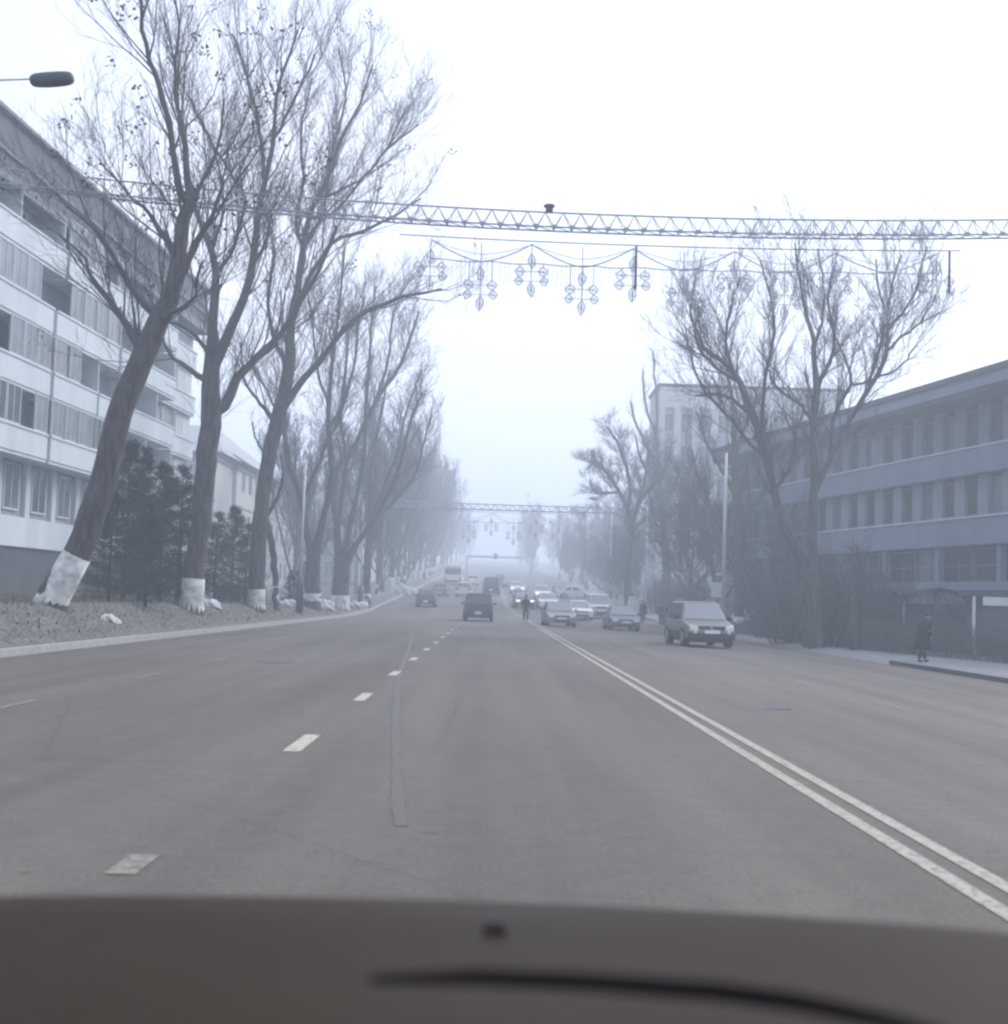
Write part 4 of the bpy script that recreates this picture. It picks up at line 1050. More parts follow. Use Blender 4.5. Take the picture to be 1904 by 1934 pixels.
cn = empty('market_awning', (c0x, c0y, ground(c0x, c0y)), R(-8)); tag(cn, 'rounded dark awning on posts behind the hedge left of the kiosk', 'awning')
aw = MB(); prof = [(-1.5, 1.9), (-1.3, 2.25), (-.7, 2.5), (0, 2.6), (.7, 2.5), (1.3, 2.25), (1.5, 1.9)]
vs = [(x, y_, z) for x, z in prof for y_ in (0, 2.2)]; vs2 = [(x, y_, z - .05) for x, z in prof for y_ in (0, 2.2)]
n7 = len(prof); fs = [(2*i, 2*i+1, 2*i+3, 2*i+2) for i in range(n7-1)] + [tuple(q + 2*n7 for q in (2*i, 2*i+2, 2*i+3, 2*i+1)) for i in range(n7-1)]
fs += [(2*i, 2*i+2, 2*i+2+2*n7, 2*i+2*n7) for i in range(n7-1)] + [(2*i+1, 2*i+1+2*n7, 2*i+3+2*n7, 2*i+3) for i in range(n7-1)] + [(0, 2*n7, 2*n7+1, 1), (2*n7-2, 2*n7-1, 4*n7-1, 4*n7-2)]
aw.add(vs + vs2, fs); aw.build('canopy', M['roof_dark'], cn)
for x in (-1.4, 1.4):
    for y_ in (.1, 2.1): MB().tube([(x, y_, -.05), (x, y_, 1.95)], .035, 8).build('post', M['metal'], cn, True)
st = MB().box(-1.3, 1.3, .3, 1.2, 0, .9); st.build('counter', M['wall_dark'], cn)
# pedestal block with a pale post, among the shrubs
bx, by = X_at(1530, 66), 66
pb = empty('pedestal', (bx, by, ground(bx, by))); tag(pb, 'pale concrete block with a white post among the shrubs below the upright tree', 'pedestal')
MB().box(-.35, 1.05, -.4, .4, -.1, .95).build('block', M['panel_white'], pb, bevel=.03)
MB().box(-.1, .02, -.06, .06, .95, 2.3).build('post', M['panel_white'], pb)
sx, sy = X_at(1500, 70), 70
ob = empty('pale_bollard_column', (sx, sy, ground(sx, sy))); tag(ob, 'short pale column standing between two dark trunks by the shrubs', 'column')
MB().lathe([(.34,-.1),(.34,.25),(.24,.32),(.22,1.5),(.26,1.9),(.3,2.0),(.22,2.35),(.05,2.45)], 14).build('shaft', M['panel_white'], ob, True)
# tapered advertising stand
axx, ayy = X_at(1193, 112), 112
ad = empty('advert_stand', (axx, ayy, ground(axx, ayy))); tag(ad, 'pale tapering advertising stand with a dark round cap by the far gantry post', 'sign')
MB().taper((-.42,.42,-.2,.2), (-.22,.22,-.1,.1), .0, 1.75).build('board', M['sign'], ad)
MB().box(-.25,.25,-.23,-.205,.05,.75).build('lower_panel', M['metal_dark'], ad)
MB().lathe([(.28,1.75),(.33,1.85),(.3,2.0),(.18,2.12),(.02,2.16)], 14).build('cap', M['metal_dark'], ad, True)
# left verge: metal bin and snow heaps
bnx, bny = X_at(434, 65), 65
bn = empty('waste_container', (bnx, bny, ground(bnx, bny))); tag(bn, 'dark waste container with a white lid between the forked tree and the third tree', 'bin')
MB().taper((-.58,.58,-.4,.4), (-.64,.64,-.45,.45), .12, .88).build('bin_body', M['metal_dark'], bn, bevel=.02)
MB().box(-.68,.68,-.5,.5,.885,1.0).build('lid', M['panel_white'], bn, bevel=.03)
def heap(px, d, sx_, sy_, h, label):
    global rng
    rng = np.random.default_rng(int(px))
    bm = bmesh.new(); bmesh.ops.create_icosphere(bm, subdivisions=4, radius=1)
    ph = rng.uniform(0, 6, 6)
    for v in bm.verts:
        n1 = 1 + .16 * math.sin(5*v.co.x + ph[0]) * math.cos(4*v.co.y + ph[1]) + .1 * math.sin(11*v.co.x + ph[2] + 7*v.co.z) + .05 * math.sin(19*v.co.y + ph[3])
        v.co = Vector((v.co.x * sx_ * n1, v.co.y * sy_ * n1, max(v.co.z, -.15) * h * n1))
    me = bpy.data.meshes.new('snow_heap'); bm.to_mesh(me); bm.free()
    o = link_mesh('snow_heap', me, M['snow'], None, True); x = X_at(px, d); o.location = (x, d, ground(x, d) - (.1 if d < 60 else .03)); tag(o, label, 'snow heap', 'old snow heaps on the left verge')
heap(205, 36, .3, .5, .2, 'low dirty snow patch beside the foot of the leaning tree')
heap(395, 52, .45, .6, .3, 'snow patch between the forked tree and the container')
heap(545, 72, .6, .6, .4, 'small snow heap left of the slim lamp pole')
heap(610, 86, .8, .8, .55, 'snow heap right of the low V-shaped tree')
heap(670, 99, .9, .8, .5, 'snow heap beside the three-stemmed tree')
heap(760, 140, 1.3, 1.2, 1.0, 'largest snow heap, under the hazy trees beyond the far left lamp pole')

# ------------------------------------------------------------------ cars (front faces -Y in local space)
def car(kind, W, Lc, Hc, pm, loc, rz, label, group='cars on the road', lit=False, back=False, clad=False, glass='carglass_sky', detail=True):
    root = empty('parked_car' if kind == 'parked' else 'car', loc, rz); tag(root, label, 'car', group)
    suv = kind in ('suv', 'jeep', 'van')
    r_w = .36 if suv else .31
    zb = .34 if suv else .24                               # sill height
    belt = Hc * (.60 if suv else .62)
    hood = belt - (.06 if suv else .08)
    ya, yr = -Lc/2 + .85, Lc/2 - (.8 if kind != 'sedan' else .95)
    if kind == 'van': cab0, cab1, top0, top1 = -Lc*.34, Lc*.49, -Lc*.22, Lc*.46
    elif suv: cab0, cab1, top0, top1 = -Lc*.23, Lc*.48, -Lc*.07, Lc*.43
    elif kind == 'hatch': cab0, cab1, top0, top1 = -Lc*.2, Lc*.485, -Lc*.05, Lc*.33
    else: cab0, cab1, top0, top1 = -Lc*.19, Lc*.34, -Lc*.04, Lc*.2
    # side profile with wheel arches
    def arch(c, n_=7):
        rr = r_w + .07; return [(c + rr * math.cos(a), max(zb, r_w + rr * math.sin(a))) for a in [math.pi - math.pi * i / (n_ - 1) for i in range(n_)]]
    prof = [(-Lc/2 + .06, zb), (ya - r_w - .09, zb)] + arch(ya) + [(ya + r_w + .09, zb), (yr - r_w - .09, zb)] + arch(yr) + [(yr + r_w + .09, zb), (Lc/2 - .05, zb + .03)]
    rear_z = belt if kind != 'sedan' else belt - .02
    prof += [(Lc/2, zb + .3), (Lc/2 - .03, rear_z - .12), (Lc/2 - .1, rear_z), (cab1 - .02, belt), (cab0 - .1, hood + .045), (-Lc/2 + .5, hood - .06), (-Lc/2 + .12, hood - .16), (-Lc/2 + .02, hood - .3), (-Lc/2, zb + .22)]
    stations = [(-W/2, .93, .03), (-W/2 + .035, .985, .008), (-W/2 + .16, 1, 0), (W/2 - .16, 1, 0), (W/2 - .035, .985, .008), (W/2, .93, .03)]
    mb = MB(); n_ = len(prof); vs = []
    for x, ky_, kz in stations:
        for (y, z) in prof:
            e = abs(y) / (Lc / 2); yy = y * (ky_ if e > .8 else 1); xx = x
            if z > belt - .25: xx = x * (1 - .04 * (z - belt + .25) / .25)
            vs.append((xx * (1 - .05 * max(0, e - .75) / .25), yy, z - (kz if z > zb + .3 else 0)))
    fs = [(i*n_+k, i*n_+(k+1)%n_, (i+1)*n_+(k+1)%n_, (i+1)*n_+k) for i in range(len(stations)-1) for k in range(n_)]
    fs += [tuple(range(n_))[::-1], tuple((len(stations)-1)*n_ + k for k in range(n_))]
    mb.add(vs, fs); body = mb.build('body', pm, root, False, bevel=.025)
    wt = W * .5 - .24 if not suv else W * .5 - (.27 if clad else .2)          # half width of roof
    wb = W * .5 - .07
    MB().add([(-wb,cab0,belt-.03),(wb,cab0,belt-.03),(wb,cab1,belt-.03),(-wb,cab1,belt-.03),(-wt,top0,Hc-.06),(wt,top0,Hc-.06),(wt,top1,Hc-.06),(-wt,top1,Hc-.06),
              (-wt+.12,top0+.12,Hc),(wt-.12,top0+.12,Hc),(wt-.12,top1-.1,Hc-.01),(-wt+.12,top1-.1,Hc-.01)],
             [(0,1,5,4),(1,2,6,5),(2,3,7,6),(3,0,4,7),(4,5,9,8),(5,6,10,9),(6,7,11,10),(7,4,8,11),(8,9,10,11)]).build('cabin', pm, root, False, bevel=.03)
    # glass: windscreen, rear window, side windows, slightly proud of the cabin
    def pane(name, q, mt, inset=.06, out=.008):
        q = [Vector(v) for v in q]; c = sum(q, Vector()) / 4; nrm = (q[1]-q[0]).cross(q[3]-q[0]).normalized()
        if nrm.dot(c - Vector((0, (cab0+cab1)/2, (belt+Hc)/2))) < 0: nrm = -nrm
        qq = [v + (c - v).normalized() * inset for v in q]
        a = [v + nrm * out for v in qq]; b = [v - nrm * .01 for v in qq]
        MB().add(a + b, [(0,1,2,3),(7,6,5,4),(0,4,5,1),(1,5,6,2),(2,6,7,3),(3,7,4,0)]).build(name, M[mt], root)
    zt_, zb_ = Hc - .06, belt - .01
    pane('windscreen', [(-wb,cab0,zb_),(wb,cab0,zb_),(wt,top0,zt_),(-wt,top0,zt_)], glass)
    pane('rear_window', [(-wb,cab1,zb_+.04),(wb,cab1,zb_+.04),(wt,top1,zt_-.02),(-wt,top1,zt_-.02)], 'carglass')
    ym = (cab0 + cab1) / 2; tm = (top0 + top1) / 2 + .05
    for s in (-1, 1):
        pane('side_window', [(s*wb,cab0+.18,zb_),(s*wb,ym,zb_),(s*wt,tm-.03,zt_),(s*wt,top0+.06,zt_)], 'carglass', .05)
        pane('side_window', [(s*wb,ym+.05,zb_),(s*wb,cab1-.2,zb_),(s*wt,top1-.08,zt_),(s*wt,tm+.05,zt_)], 'carglass', .05)
    for c in (ya, yr):
        for s in (-1, 1):
            x0, x1 = sorted((s * (W/2 - .0), s * (W/2 - .23)))
            wl = MB().disc_x(x0, x1, r_w, c, r_w).build('wheel', M['tyre'], root, True)
            xo = s * (W/2 + .004)
            MB().disc_x(min(xo, xo - s*.03), max(xo, xo - s*.03), r_w * .62, c, r_w, 14).build('rim', M['rim'], wl, True)
    MB().box(-W/2 + .22, W/2 - .22, -Lc/2 + .3, Lc/2 - .3, .2, zb + .12).build('underbody', M['trim'], root)
    if not detail: 
        pass
    hl = M['headlamp_lit'] if lit else M['headlamp']
    # front
    zf = hood - .22
    for s in (-1, 1):
        a, b = sorted((s * (W/2 - .12), s * (W/2 - .46)))
        if kind == 'suv' and clad:
            # large drop-shaped lamps
            MB().add([(s*(W/2-.1), -Lc/2-.0, zf+.1), (s*(W/2-.42), -Lc/2-.03, zf+.02), (s*(W/2-.45), -Lc/2-.03, zf-.1), (s*(W/2-.12), -Lc/2-.0, zf-.13), (s*(W/2-.1), -Lc/2+.2, zf+.12), (s*(W/2-.42), -Lc/2+.2, zf+.04), (s*(W/2-.45), -Lc/2+.2, zf-.1), (s*(W/2-.12), -Lc/2+.2, zf-.13)],
                     [(0,1,2,3),(7,6,5,4),(0,4,5,1),(1,5,6,2),(2,6,7,3),(3,7,4,0)]).build('headlight', hl, root, bevel=.03)
        else: MB().box(a, b, -Lc/2 - .015, -Lc/2 + .12, zf - .08, zf + .07).build('headlight', hl, root, bevel=.015)
        if detail: 
            MB().box(*sorted((s*(W/2 + .0), s*(W/2 + .17))), cab0 + .2, cab0 + .3, belt - .02, belt + .13).build('mirror', M['trim'] if clad else pm, root, bevel=.02)
            MB().lathe([(.07, 0), (.07, .05)], 10).mesh  # profile reference only
    g = MB()
    if clad:
        g.box(-.52, -.06, -Lc/2 - .02, -Lc/2 + .1, zf - .04, zf + .05).box(.06, .52, -Lc/2 - .02, -Lc/2 + .1, zf - .04, zf + .05)
    else: g.box(-.4, .4, -Lc/2 - .012, -Lc/2 + .1, zf - .07, zf + .06)
    g.build('grille', M['trim'], root, bevel=.01)
    MB().box(-W/2 + .06, W/2 - .06, -Lc/2 - .06, -Lc/2 + .14, zb - .02, zf - (.2 if clad else .16)).build('bumper', M['trim'] if clad else pm, root, bevel=.03)
    MB().box(-.45, .45, -Lc/2 - .068, -Lc/2 - .02, zb + .02, zb + .14).build('air_intake', M['trim'], root)
    MB().box(-.28, .28, -Lc/2 - .085, -Lc/2 - .063, zb + .19, zb + .31).build('number_plate', M['plate'], root)
    if clad:
        for s in (-1, 1):
            MB().disc_x(-.075, .075, .075, 0, 0, 12)
            fl = MB(); fl.tube([(s*(W/2-.3), -Lc/2 - .075, zb+.24), (s*(W/2-.3), -Lc/2 - .04, zb+.24)], .07, 12).build('fog_light', M['headlamp'], root, True)
            MB().box(*sorted((s*(W/2-.02), s*(W/2+.015))), ya + r_w + .1, yr - r_w - .1, zb + .0, zb + .26).build('side_cladding', M['trim'], root, bevel=.01)
            MB().tube([(s*(wt-.05), top0+.3, Hc-.01), (s*(wt-.05), top0+.5, Hc+.06), (s*(wt-.05), top1-.5, Hc+.06), (s*(wt-.05), top1-.3, Hc-.01)], .018, 6).build('roof_rail', M['rim'], root, True)
    # rear
    for s in (-1, 1):
        a, b = sorted((s * (W/2 - .06), s * (W/2 - (.24 if suv else .4))))
        zz = (belt - .1, belt - .45) if suv else (belt - .1, belt - .27)
        MB().box(a, b, Lc/2 - .12, Lc/2 + .012, zz[1], zz[0]).build('tail_light', M['taillamp'] if not back else M['taillamp'], root, bevel=.015)
    MB().box(-W/2 + .06, W/2 - .06, Lc/2 - .12, Lc/2 + .07, zb + .0, zb + .27).build('rear_bumper', M['trim'] if (suv and clad) or back else pm, root, bevel=.03)
    MB().box(-.26, .26, Lc/2 + (.005 if not suv else .01), Lc/2 + .03, zb + .42, zb + .54) if False else None
    MB().box(-.2 if back else -.26, .2 if back else .26, Lc/2 + .071, Lc/2 + .09, zb + .1, zb + (.26 if back else .21)).build('rear_plate', M['plate'], root)
    return root
silver = paint('silver_paint', (.19, .175, .16), .35, .4)
grey = paint('grey_paint', (.2, .205, .215), .35, .4)
darkgrey = paint('dark_grey_paint', (.1, .1, .11), .35, .3)
white = paint('white_paint', (.7, .7, .68), .4, 0)
cream = paint('cream_paint', (.6, .59, .54), .4, 0)
black = paint('black_paint', (.015, .017, .022), .3, .1)
navy = paint('navy_paint', (.03, .035, .05), .35, .1)
def at(px, d): 
    x = X_at(px, d); return (x, d, ground(x, d))
def front_at(px, d, Lc): 
    x = X_at(px, d); return (x, d + Lc/2, ground(x, d + Lc/2))
car('suv', 1.84, 4.5, 1.70, silver, front_at(1338, 50, 4.5), R(4), 'silver off-roader with black lower cladding and pale headlights, nearest oncoming vehicle', clad=True)
car('sedan', 1.72, 4.4, 1.42, darkgrey, front_at(1181, 76, 4.4), R(2), 'dark grey oncoming saloon just left of the silver off-roader')
car('sedan', 1.72, 4.4, 1.42, grey, front_at(1059, 77, 4.4), R(3), 'grey oncoming saloon right of the man on the centre line')
car('van', 1.75, 4.2, 1.85, cream, front_at(1133, 104, 4.2), R(4), 'boxy cream-white van behind the two grey saloons')
car('sedan', 1.68, 4.3, 1.42, white, front_at(1097, 98, 4.3), R(4), 'white saloon half hidden between the grey saloon and the cream van')
car('sedan', 1.7, 4.3, 1.42, white, front_at(1035, 116, 4.3), R(3), 'white saloon following behind the grey saloon in the oncoming lane')
car('hatch', 1.7, 4.0, 1.5, white, front_at(1024, 140, 4.0), R(2), 'white hatchback with headlights on farther up the oncoming lane', lit=True)
car('sedan', 1.75, 4.5, 1.42, navy, front_at(990, 116, 4.5), R(2), 'dark saloon with headlights on directly behind the man on the centre line', lit=True)
car('sedan', 1.7, 4.3, 1.42, white, front_at(977, 156, 4.3), 0, 'small white oncoming saloon with headlights on, left of the dark saloon', lit=True)
car('sedan', 1.7, 4.3, 1.42, darkgrey, front_at(960, 178, 4.3), 0, 'tiny dark oncoming saloon farthest up the inner lane')
car('hatch', 1.7, 4.0, 1.5, grey, front_at(1060, 152, 4.0), R(3), 'grey hatchback in the haze right of the white ones')
car('sedan', 1.7, 4.3, 1.42, white, at(1085, 150), R(90), 'pale saloon standing crosswise in the haze right of the oncoming lanes')
# same direction: seen from behind
car('suv', 1.85, 4.6, 1.72, black, (X_at(904, 84), 86.0, ground(0, 86)), R(180), 'black off-roader seen from behind ahead in the middle lane', group='vehicles driving away', back=True)
car('hatch', 1.66, 4.0, 1.42, darkgrey, (X_at(806, 114), 114, ground(-5, 114)), R(180), 'dark hatchback driving away in the left lane', group='vehicles driving away', back=True)
car('sedan', 1.68, 4.3, 1.42, grey, (X_at(831, 140), 140, ground(-5, 140)), R(180), 'grey saloon driving away past the dark hatchback', group='vehicles driving away')
car('hatch', 1.7, 4.0, 1.5, cream, (X_at(876, 142), 142, ground(-3, 142)), R(180), 'pale hatchback driving away just left beyond the black off-roader', group='vehicles driving away')
car('jeep', 1.85, 4.5, 1.9, navy, (X_at(927, 150), 150, ground(0, 150)), R(180), 'tall dark off-roader driving away right beyond the black one', group='vehicles driving away', back=True)
car('sedan', 1.7, 4.3, 1.42, white, (X_at(892, 190), 190, ground(-3, 190)), R(180), 'small white saloon driving away beyond the pale hatchback', group='vehicles driving away')
car('sedan', 1.7, 4.3, 1.42, darkgrey, (X_at(944, 200), 200, ground(1, 200)), R(180), 'farthest dark saloon near the vanishing point', group='vehicles driving away')
# white coach
by_ = 186
cb = empty('coach', (X_at(854, by_), by_, ground(-5, by_))); tag(cb, 'white coach seen from behind far ahead under the left trees', 'coach')
MB().box(-1.22, 1.22, 0, 9.5, .42, 2.75).build('body', white, cb, bevel=.1)
MB().box(-1.05, 1.05, -.02, -.003, 1.5, 2.3).build('rear_window', M['carglass'], cb)
for s in (-1, 1):
    MB().box(*sorted((s*1.224, s*1.24)), .6, 9.0, 1.5, 2.25).build('side_window', M['carglass'], cb)
    MB().box(*sorted((s*.85, s*1.15)), -.03, -.004, .8, 1.05).build('tail_light', M['taillamp'], cb)
    for yy in (2.0, 7.6): MB().disc_x(*sorted((s*1.0, s*1.23)), .46, yy, .46).build('wheel', M['tyre'], cb, True)
MB().box(-1.2, 1.2, -.1, .3, .4, .68).build('bumper', M['trim'], cb)

# ------------------------------------------------------------------ people
def skin_mesh(name, verts, edges, radii, rootv=0, sub=2):
    me = bpy.data.meshes.new(name); me.from_pydata(verts, edges, []); o = bpy.data.objects.new(name, me); COL.objects.link(o)
    sk = o.modifiers.new('skin', 'SKIN'); sv = me.skin_vertices[0].data
    for i, r_ in enumerate(radii):
        sv[i].radius = (r_, r_) if not isinstance(r_, tuple) else r_; sv[i].use_root = (i == rootv)
    ss = o.modifiers.new('sub', 'SUBSURF'); ss.levels = sub; ss.render_levels = sub
    dg = bpy.context.evaluated_depsgraph_get(); dg.update()
    out = bpy.data.meshes.new_from_object(o.evaluated_get(dg)); bpy.data.objects.remove(o); bpy.data.meshes.remove(me)
    out.name = name; return out
def person(loc, rz, h, label, coat='coat_dark', coat_len=.0, stride=.1, stoop=0.0, arms='down', hat=False, bag=False, hairm='hair', group='pedestrians'):
    """faces -Y in local space; built 1.75 tall then scaled"""
    root = empty('person', loc, rz); tag(root, label, 'person', group)
    k = h / 1.75; root.scale = (k, k, k)
    st = stoop
    def b(y, z): return (y - st * max(0, z - .95) * .55, z - st * max(0, z - .95) * .1)
    V, E, Rr = [], [], []
    def v(x, y, z, r_, p=None):
        V.append((x, y, z)); Rr.append(r_)
        if p is not None: E.append((p, len(V) - 1))
        return len(V) - 1
    pel = v(0, 0, .95, (.15, .11))
    y1, z1 = b(0, 1.15); ch = v(0, y1, z1, (.14, .1), pel)
    y2, z2 = b(0, 1.36); sh = v(0, y2, z2, (.11, .075), ch)
    y3, z3 = b(-.01, 1.47); nk = v(0, y3, z3, .055, sh)
    y4, z4 = b(-.03, 1.56); hd0 = v(0, y4, z4, (.072, .085), nk)
    y5, z5 = b(-.03, 1.65); hd1 = v(0, y5, z5, (.08, .098), hd0)
    y6, z6 = b(-.02, 1.715); v(0, y6, z6, (.055, .065), hd1)
    hands = []
    for s in (-1, 1):
        ys, zs = b(0, 1.39); a = v(s*.16, ys, zs - .02, .042, sh)
        if arms == 'down': e_, w_ = (s*.22, ys + .03, zs - .29), (s*.23, ys - .04, zs - .55)
        elif arms == 'pocket': e_, w_ = (s*.26, ys + .08, zs - .28), (s*.19, ys - .06, zs - .45)
        else: e_, w_ = (s*.22, ys - .02, zs - .28), (s*.12, ys - .24, zs - .33)
        e2 = v(*e_, .042, a); w2 = v(*w_, .028, e2); d_ = (Vector(w_) - Vector(e_)).normalized(); pm_ = Vector(w_) + d_ * .07
        pa = v(*pm_, (.036, .02), w2)
        side_ = Vector((0, 1, 0)) if arms == 'down' else Vector((0, 0, 1))
        for q, ln in zip((-.027, -.009, .009, .027), (.06, .075, .07, .055)):
            f0 = v(*(pm_ + side_ * q + d_ * .03), .010, pa); f1 = v(*(pm_ + side_ * q * 1.1 + d_ * (.03 + ln * .6) + Vector((-s*.01, 0, 0))), .009, f0); v(*(pm_ + side_ * q * 1.1 + d_ * (.03 + ln) + Vector((-s*.022, 0, 0))), .008, f1)
        t0 = v(*(pm_ - d_ * .02 - side_ * .035), .011, pa); v(*(pm_ + d_ * .03 - side_ * .055), .009, t0)
        sg = stride * s
        hp = v(s*.095, 0, .88, .09, pel); kn = v(s*.1, -sg * .6 - .01, .49, .06, hp); an = v(s*.1, -sg + (.06 if sg < 0 else 0), .09, .038, kn)
        v(s*.11, -sg - .13 + (.06 if sg < 0 else 0), .035, .035, an)
    me = skin_mesh('body', V, E, Rr); link_mesh('body', me, M['skin'], root, True)
    # trousers
    V, E, Rr = [], [], []
    p0 = v(0, 0, .94, (.17, .13))
    for s in (-1, 1):
        sg = stride * s
        hp = v(s*.095, 0, .85, .11, p0); kn = v(s*.1, -sg * .6 - .01, .49, .082, hp); an = v(s*.1, -sg + (.06 if sg < 0 else 0), .1, .066, kn)
    link_mesh('trousers', skin_mesh('trousers', V, E, Rr), M['coat_dark'], root, True)
    for s in (-1, 1):
        sg = stride * s; yb = -sg + (.06 if sg < 0 else 0)
        V, E, Rr = [], [], []
        a = v(s*.1, yb + .04, .05, .05); c = v(s*.105, yb - .08, .045, (.05, .042), a); v(s*.11, yb - .17, .035, (.04, .032), c)
        link_mesh('shoe', skin_mesh('shoe', V, E, Rr), M['shoe'], root, True)
    # coat / jacket: lofted body with hem and collar, sleeves joined at the shoulders
    hem = .86 - coat_len; bulk = 1.36 if coat_len > .3 else 1.05
    cm_ = MB(); n_ = 18; rings = []
    for z, rx, ry in ((hem - .01, .17, .13), (hem, .215 + coat_len * .14, .165 + coat_len * .13), ((hem + 1.0) / 2, .2, .155), (1.0, .18, .14), (1.15, .185, .145), (1.3, .205, .15), (1.38, .19, .135), (1.43, .13, .11), (1.47, .085, .085), (1.51, .08, .085), (1.51, .055, .06)):
        yc, zc = b(0, z); rings.append([(bulk * rx * math.cos(2*math.pi*k/n_) * (1 + .03 * math.sin(5 * k + z * 9)), yc + bulk * ry * math.sin(2*math.pi*k/n_), zc) for k in range(n_)])
    cm_.add([q for r_ in rings for q in r_], [(i*n_+k, i*n_+(k+1)%n_, (i+1)*n_+(k+1)%n_, (i+1)*n_+k) for i in range(len(rings)-1) for k in range(n_)])
    for s in (-1, 1):
        ys, zs = b(0, 1.38)
        if arms == 'down': e_, w_ = (s*.235, ys + .03, zs - .29), (s*.24, ys - .035, zs - .53)
        elif arms == 'pocket': e_, w_ = (s*.27, ys + .08, zs - .28), (s*.2, ys - .05, zs - .43)
        else: e_, w_ = (s*.24, ys - .02, zs - .28), (s*.13, ys - .22, zs - .33)
        a_ = Vector((s*.13, ys, zs - .02)); e_, w_ = Vector(e_), Vector(w_); b_ = Vector((s*.19, ys, zs - .04))
        cm_.tube([a_, b_, (b_ + e_) / 2, e_ + (b_ - e_) * .12, e_ + (w_ - e_) * .15, (e_ + w_) / 2, w_], [.06, .078, .07, .062, .062, .056, .05], 12)
    co = cm_.build('coat', M[coat], root, True)
    if coat_len > .3:
        yq, zq = b(-.02, 1.5)
        MB().lathe([(.1, -.06), (.115, -.02), (.11, .03), (.085, .06)], 14, (0, yq, zq)).build('scarf', M['coat_grey'], root, True)
    # face details, hair or cap
    hy, hz_ = b(-.03, 1.63)
    bm = bmesh.new(); bmesh.ops.create_uvsphere(bm, u_segments=16, v_segments=10, radius=1)
    for q in bm.verts:
        q.co = Vector((q.co.x * .098, q.co.y * .112 + hy + .018, q.co.z * .1 + hz_ + .045))
    for q in [q for q in bm.verts if q.co.y < hy - .05 and q.co.z < hz_ + .05]: q.co.y = hy - .03
    me = bpy.data.meshes.new('hair'); bm.to_mesh(me); bm.free(); link_mesh('cap' if hat else 'hair', me, M['coat_dark'] if hat else M[hairm], root, True)
    MB().add([(-.014, hy-.09, hz_-.02), (.014, hy-.09, hz_-.02), (0, hy-.125, hz_-.025), (0, hy-.09, hz_+.03)], [(0,1,2),(0,2,3),(1,3,2),(0,3,1)]).build('nose', M['skin'], root)
    for s in (-1, 1):
        MB().tube([(s*.032, hy-.085, hz_+.02), (s*.032, hy-.104, hz_+.02)], .009, 8).build('eye', M['hair'], root)
        MB().tube([(s*.08, hy, hz_), (s*.1, hy+.01, hz_+.005)], [.018, .026], 8).build('ear', M['skin'], root)
    MB().box(-.024, .024, hy-.1, hy-.08, hz_-.055, hz_-.048).build('mouth', M['taillamp'], root)
    return root
p1 = at(994, 87); person(p1, R(0), 1.74, 'person in dark jacket and trousers standing on the double centre line', 'coat_dark', coat_len=.05, stride=.05, arms='pocket')
x2 = X_at(1744, 43.2); person((x2, 43.2, ground(x2, 43.2)), R(115), 1.6, 'stooped person in a long black coat walking on the pavement at the right edge', 'coat_dark', coat_len=.42, stride=.2, stoop=.55, arms='pocket', hat=True)
x3 = X_at(1215, 100); person((x3, 100, ground(x3, 100)), R(-20), 1.7, 'person in a dark coat at the kerb right of the dark grey saloon', 'coat_dark', coat_len=.25, stride=.08)
x4 = X_at(1250, 96); person((x4, 96, ground(x4, 96)), R(160), 1.75, 'person in a dark jacket standing on the pavement left of the silver off-roader', 'coat_grey', coat_len=.1, stride=.04, arms='pocket')
x5 = X_at(1257, 99); person((x5, 99, ground(x5, 99)), R(60), 1.66, 'person in a long dark coat half hidden behind the one in the jacket', 'coat_dark', coat_len=.35, stride=.06)
x6 = X_at(1271, 92); person((x6, 92, ground(x6, 92)), R(20), 1.72, 'person half hidden behind the roof pillar of the silver off-roader', 'coat_grey', coat_len=.1, stride=.06)

# ------------------------------------------------------------------ the car the picture is taken from: bonnet, cowl, wiper, washer jets
own = empty('camera_car', (0, 0, 0)); tag(own, 'brown bonnet, wiper and washer jets of the car at the bottom of the view', 'car', 'cars on the road')
def bonnet_z(x, y):
    return 1.045 - .06 * max(0, y - .95) - .16 * max(0, y - 1.45) ** 1.5 - .035 * (x + .05) ** 2 - .05 * max(0, abs(x) - .62) ** 1.3
nx, ny = 60, 40; vs = []; fs = []
for j in range(ny + 1):
    for i in range(nx + 1):
        x = -.78 + 1.56 * i / nx; yy = .9 + (1.2 - .16 * (x / .78) ** 2) * j / ny
        vs.append((x, yy, bonnet_z(x, yy)))
for j in range(ny):
    for i in range(nx): fs.append((j*(nx+1)+i, j*(nx+1)+i+1, (j+1)*(nx+1)+i+1, (j+1)*(nx+1)+i))
bn_ = MB().add(vs, fs).build('bonnet', M['bonnet'], own, True)
sd = bn_.modifiers.new('thick', 'SOLIDIFY'); sd.thickness = .02; sd.offset = -1
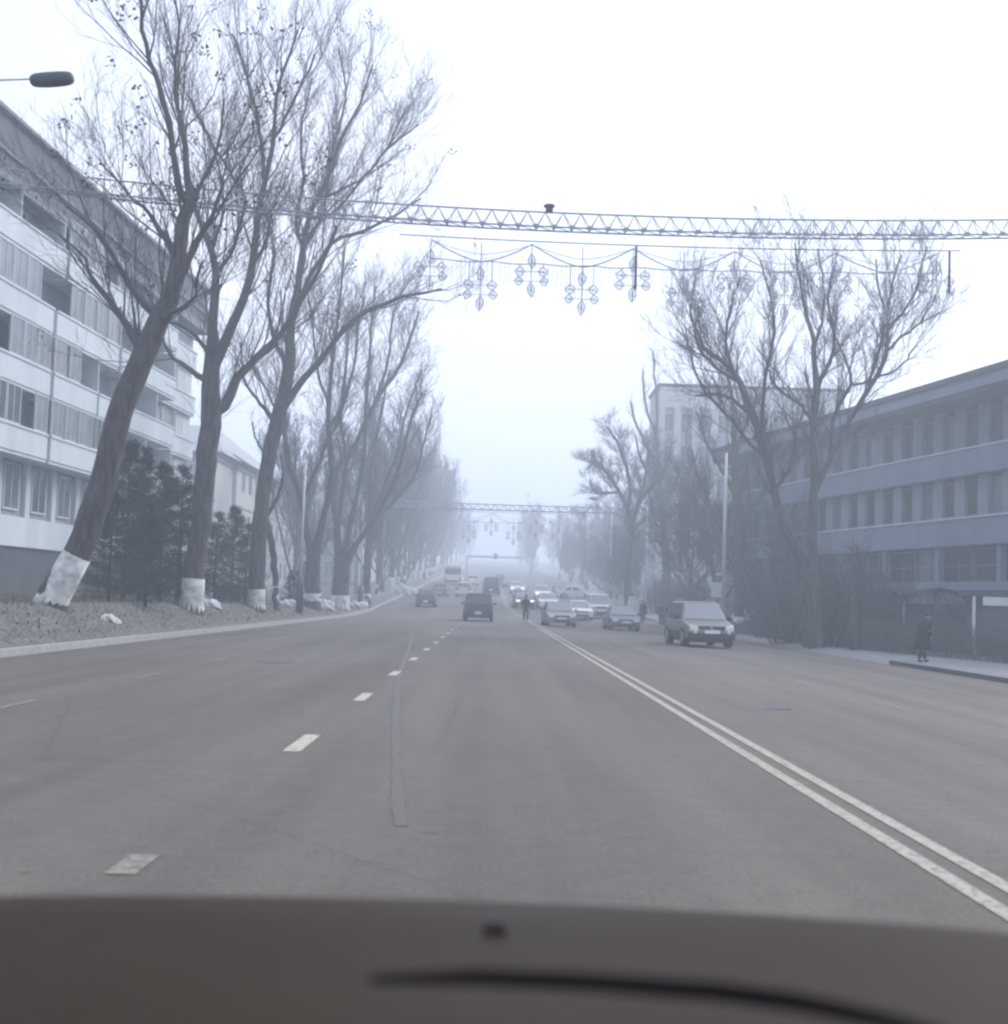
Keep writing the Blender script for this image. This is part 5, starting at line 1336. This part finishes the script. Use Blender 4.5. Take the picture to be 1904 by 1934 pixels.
for s in (-1, 1):
    vs = []; fs = []
    for j in range(21):
        yy = .6 + 1.38 * j / 20
        for q, (dx, dz) in enumerate([(.785, 0), (.84, -.05), (.87, -.16), (.88, -.4), (.86, -.62)]):
            vs.append((s * dx, yy - .03 * q * (j / 20), bonnet_z(.78, max(yy, 1.1)) + dz))
    fs = [(j*5+q, j*5+q+1, (j+1)*5+q+1, (j+1)*5+q) for j in range(20) for q in range(4)]
    fd = MB().add(vs, fs).build('fender', M['bonnet'], own, True)
    sd = fd.modifiers.new('thick', 'SOLIDIFY'); sd.thickness = .02
    wl = MB().disc_x(*sorted((s*.64, s*.85)), .31, 1.35, .31).build('wheel', M['tyre'], own, True)
    MB().disc_x(*sorted((s*.84, s*.856)), .19, 1.35, .31, 14).build('rim', M['rim'], wl, True)
    MB().box(*sorted((s*.5, s*.76)), 1.93, 2.02, .62, .76).build('headlight', M['headlamp'], own, bevel=.02)
MB().box(-.8, .8, 1.9, 2.06, .3, .58).build('bumper', M['trim'], own, bevel=.03)
MB().box(-.74, .74, .7, 1.0, .93, .985).build('cowl', M['trim'], own, bevel=.01)
jy = min(np.linspace(1.2, 2.0, 200), key=lambda q: abs(P(935, 1762, q).z - bonnet_z(P(935, 1762, q).x, q)))
for dx in (-.0062, .0062):
    p_ = P(935, 1762, jy); zz = bonnet_z(p_.x + dx, jy)
    MB().lathe([(.006, 0), (.0062, .006), (.005, .012), (.002, .015)], 12, (p_.x + dx, jy, zz - .001)).build('washer_jet', M['trim'], own, True)
wp = MB()
wpts = [P(700, 1850, 1.0), P(900, 1846, 1.0), P(1100, 1854, 1.0), P(1350, 1872, 1.0), P(1500, 1892, .98), P(1660, 1925, .95), P(1800, 1965, .9)]
wp.tube(wpts, [.003, .006, .0065, .007, .007, .006, .006], 8); wp.build('wiper', mat('wiper_rubber', (.008, .008, .009), .95, spec=.05), own, True)

# ------------------------------------------------------------------ air: one closed box of even haze
hz_m = bpy.data.materials.new('haze_air'); hz_m.use_nodes = True; n = hz_m.node_tree
n.nodes.remove(n.nodes['Principled BSDF'])
pv = n.nodes.new('ShaderNodeVolumePrincipled'); pv.inputs['Color'].default_value = (.80, .89, 1.0, 1)
pv.inputs['Density'].default_value = HAZE_DENSITY; pv.inputs['Anisotropy'].default_value = .4
n.links.new(pv.outputs[0], n.nodes['Material Output'].inputs['Volume'])
hb = MB().box(-330, 330, -70, 760, -2.0, 48).build('haze', hz_m); tag(hb, kind='stuff')
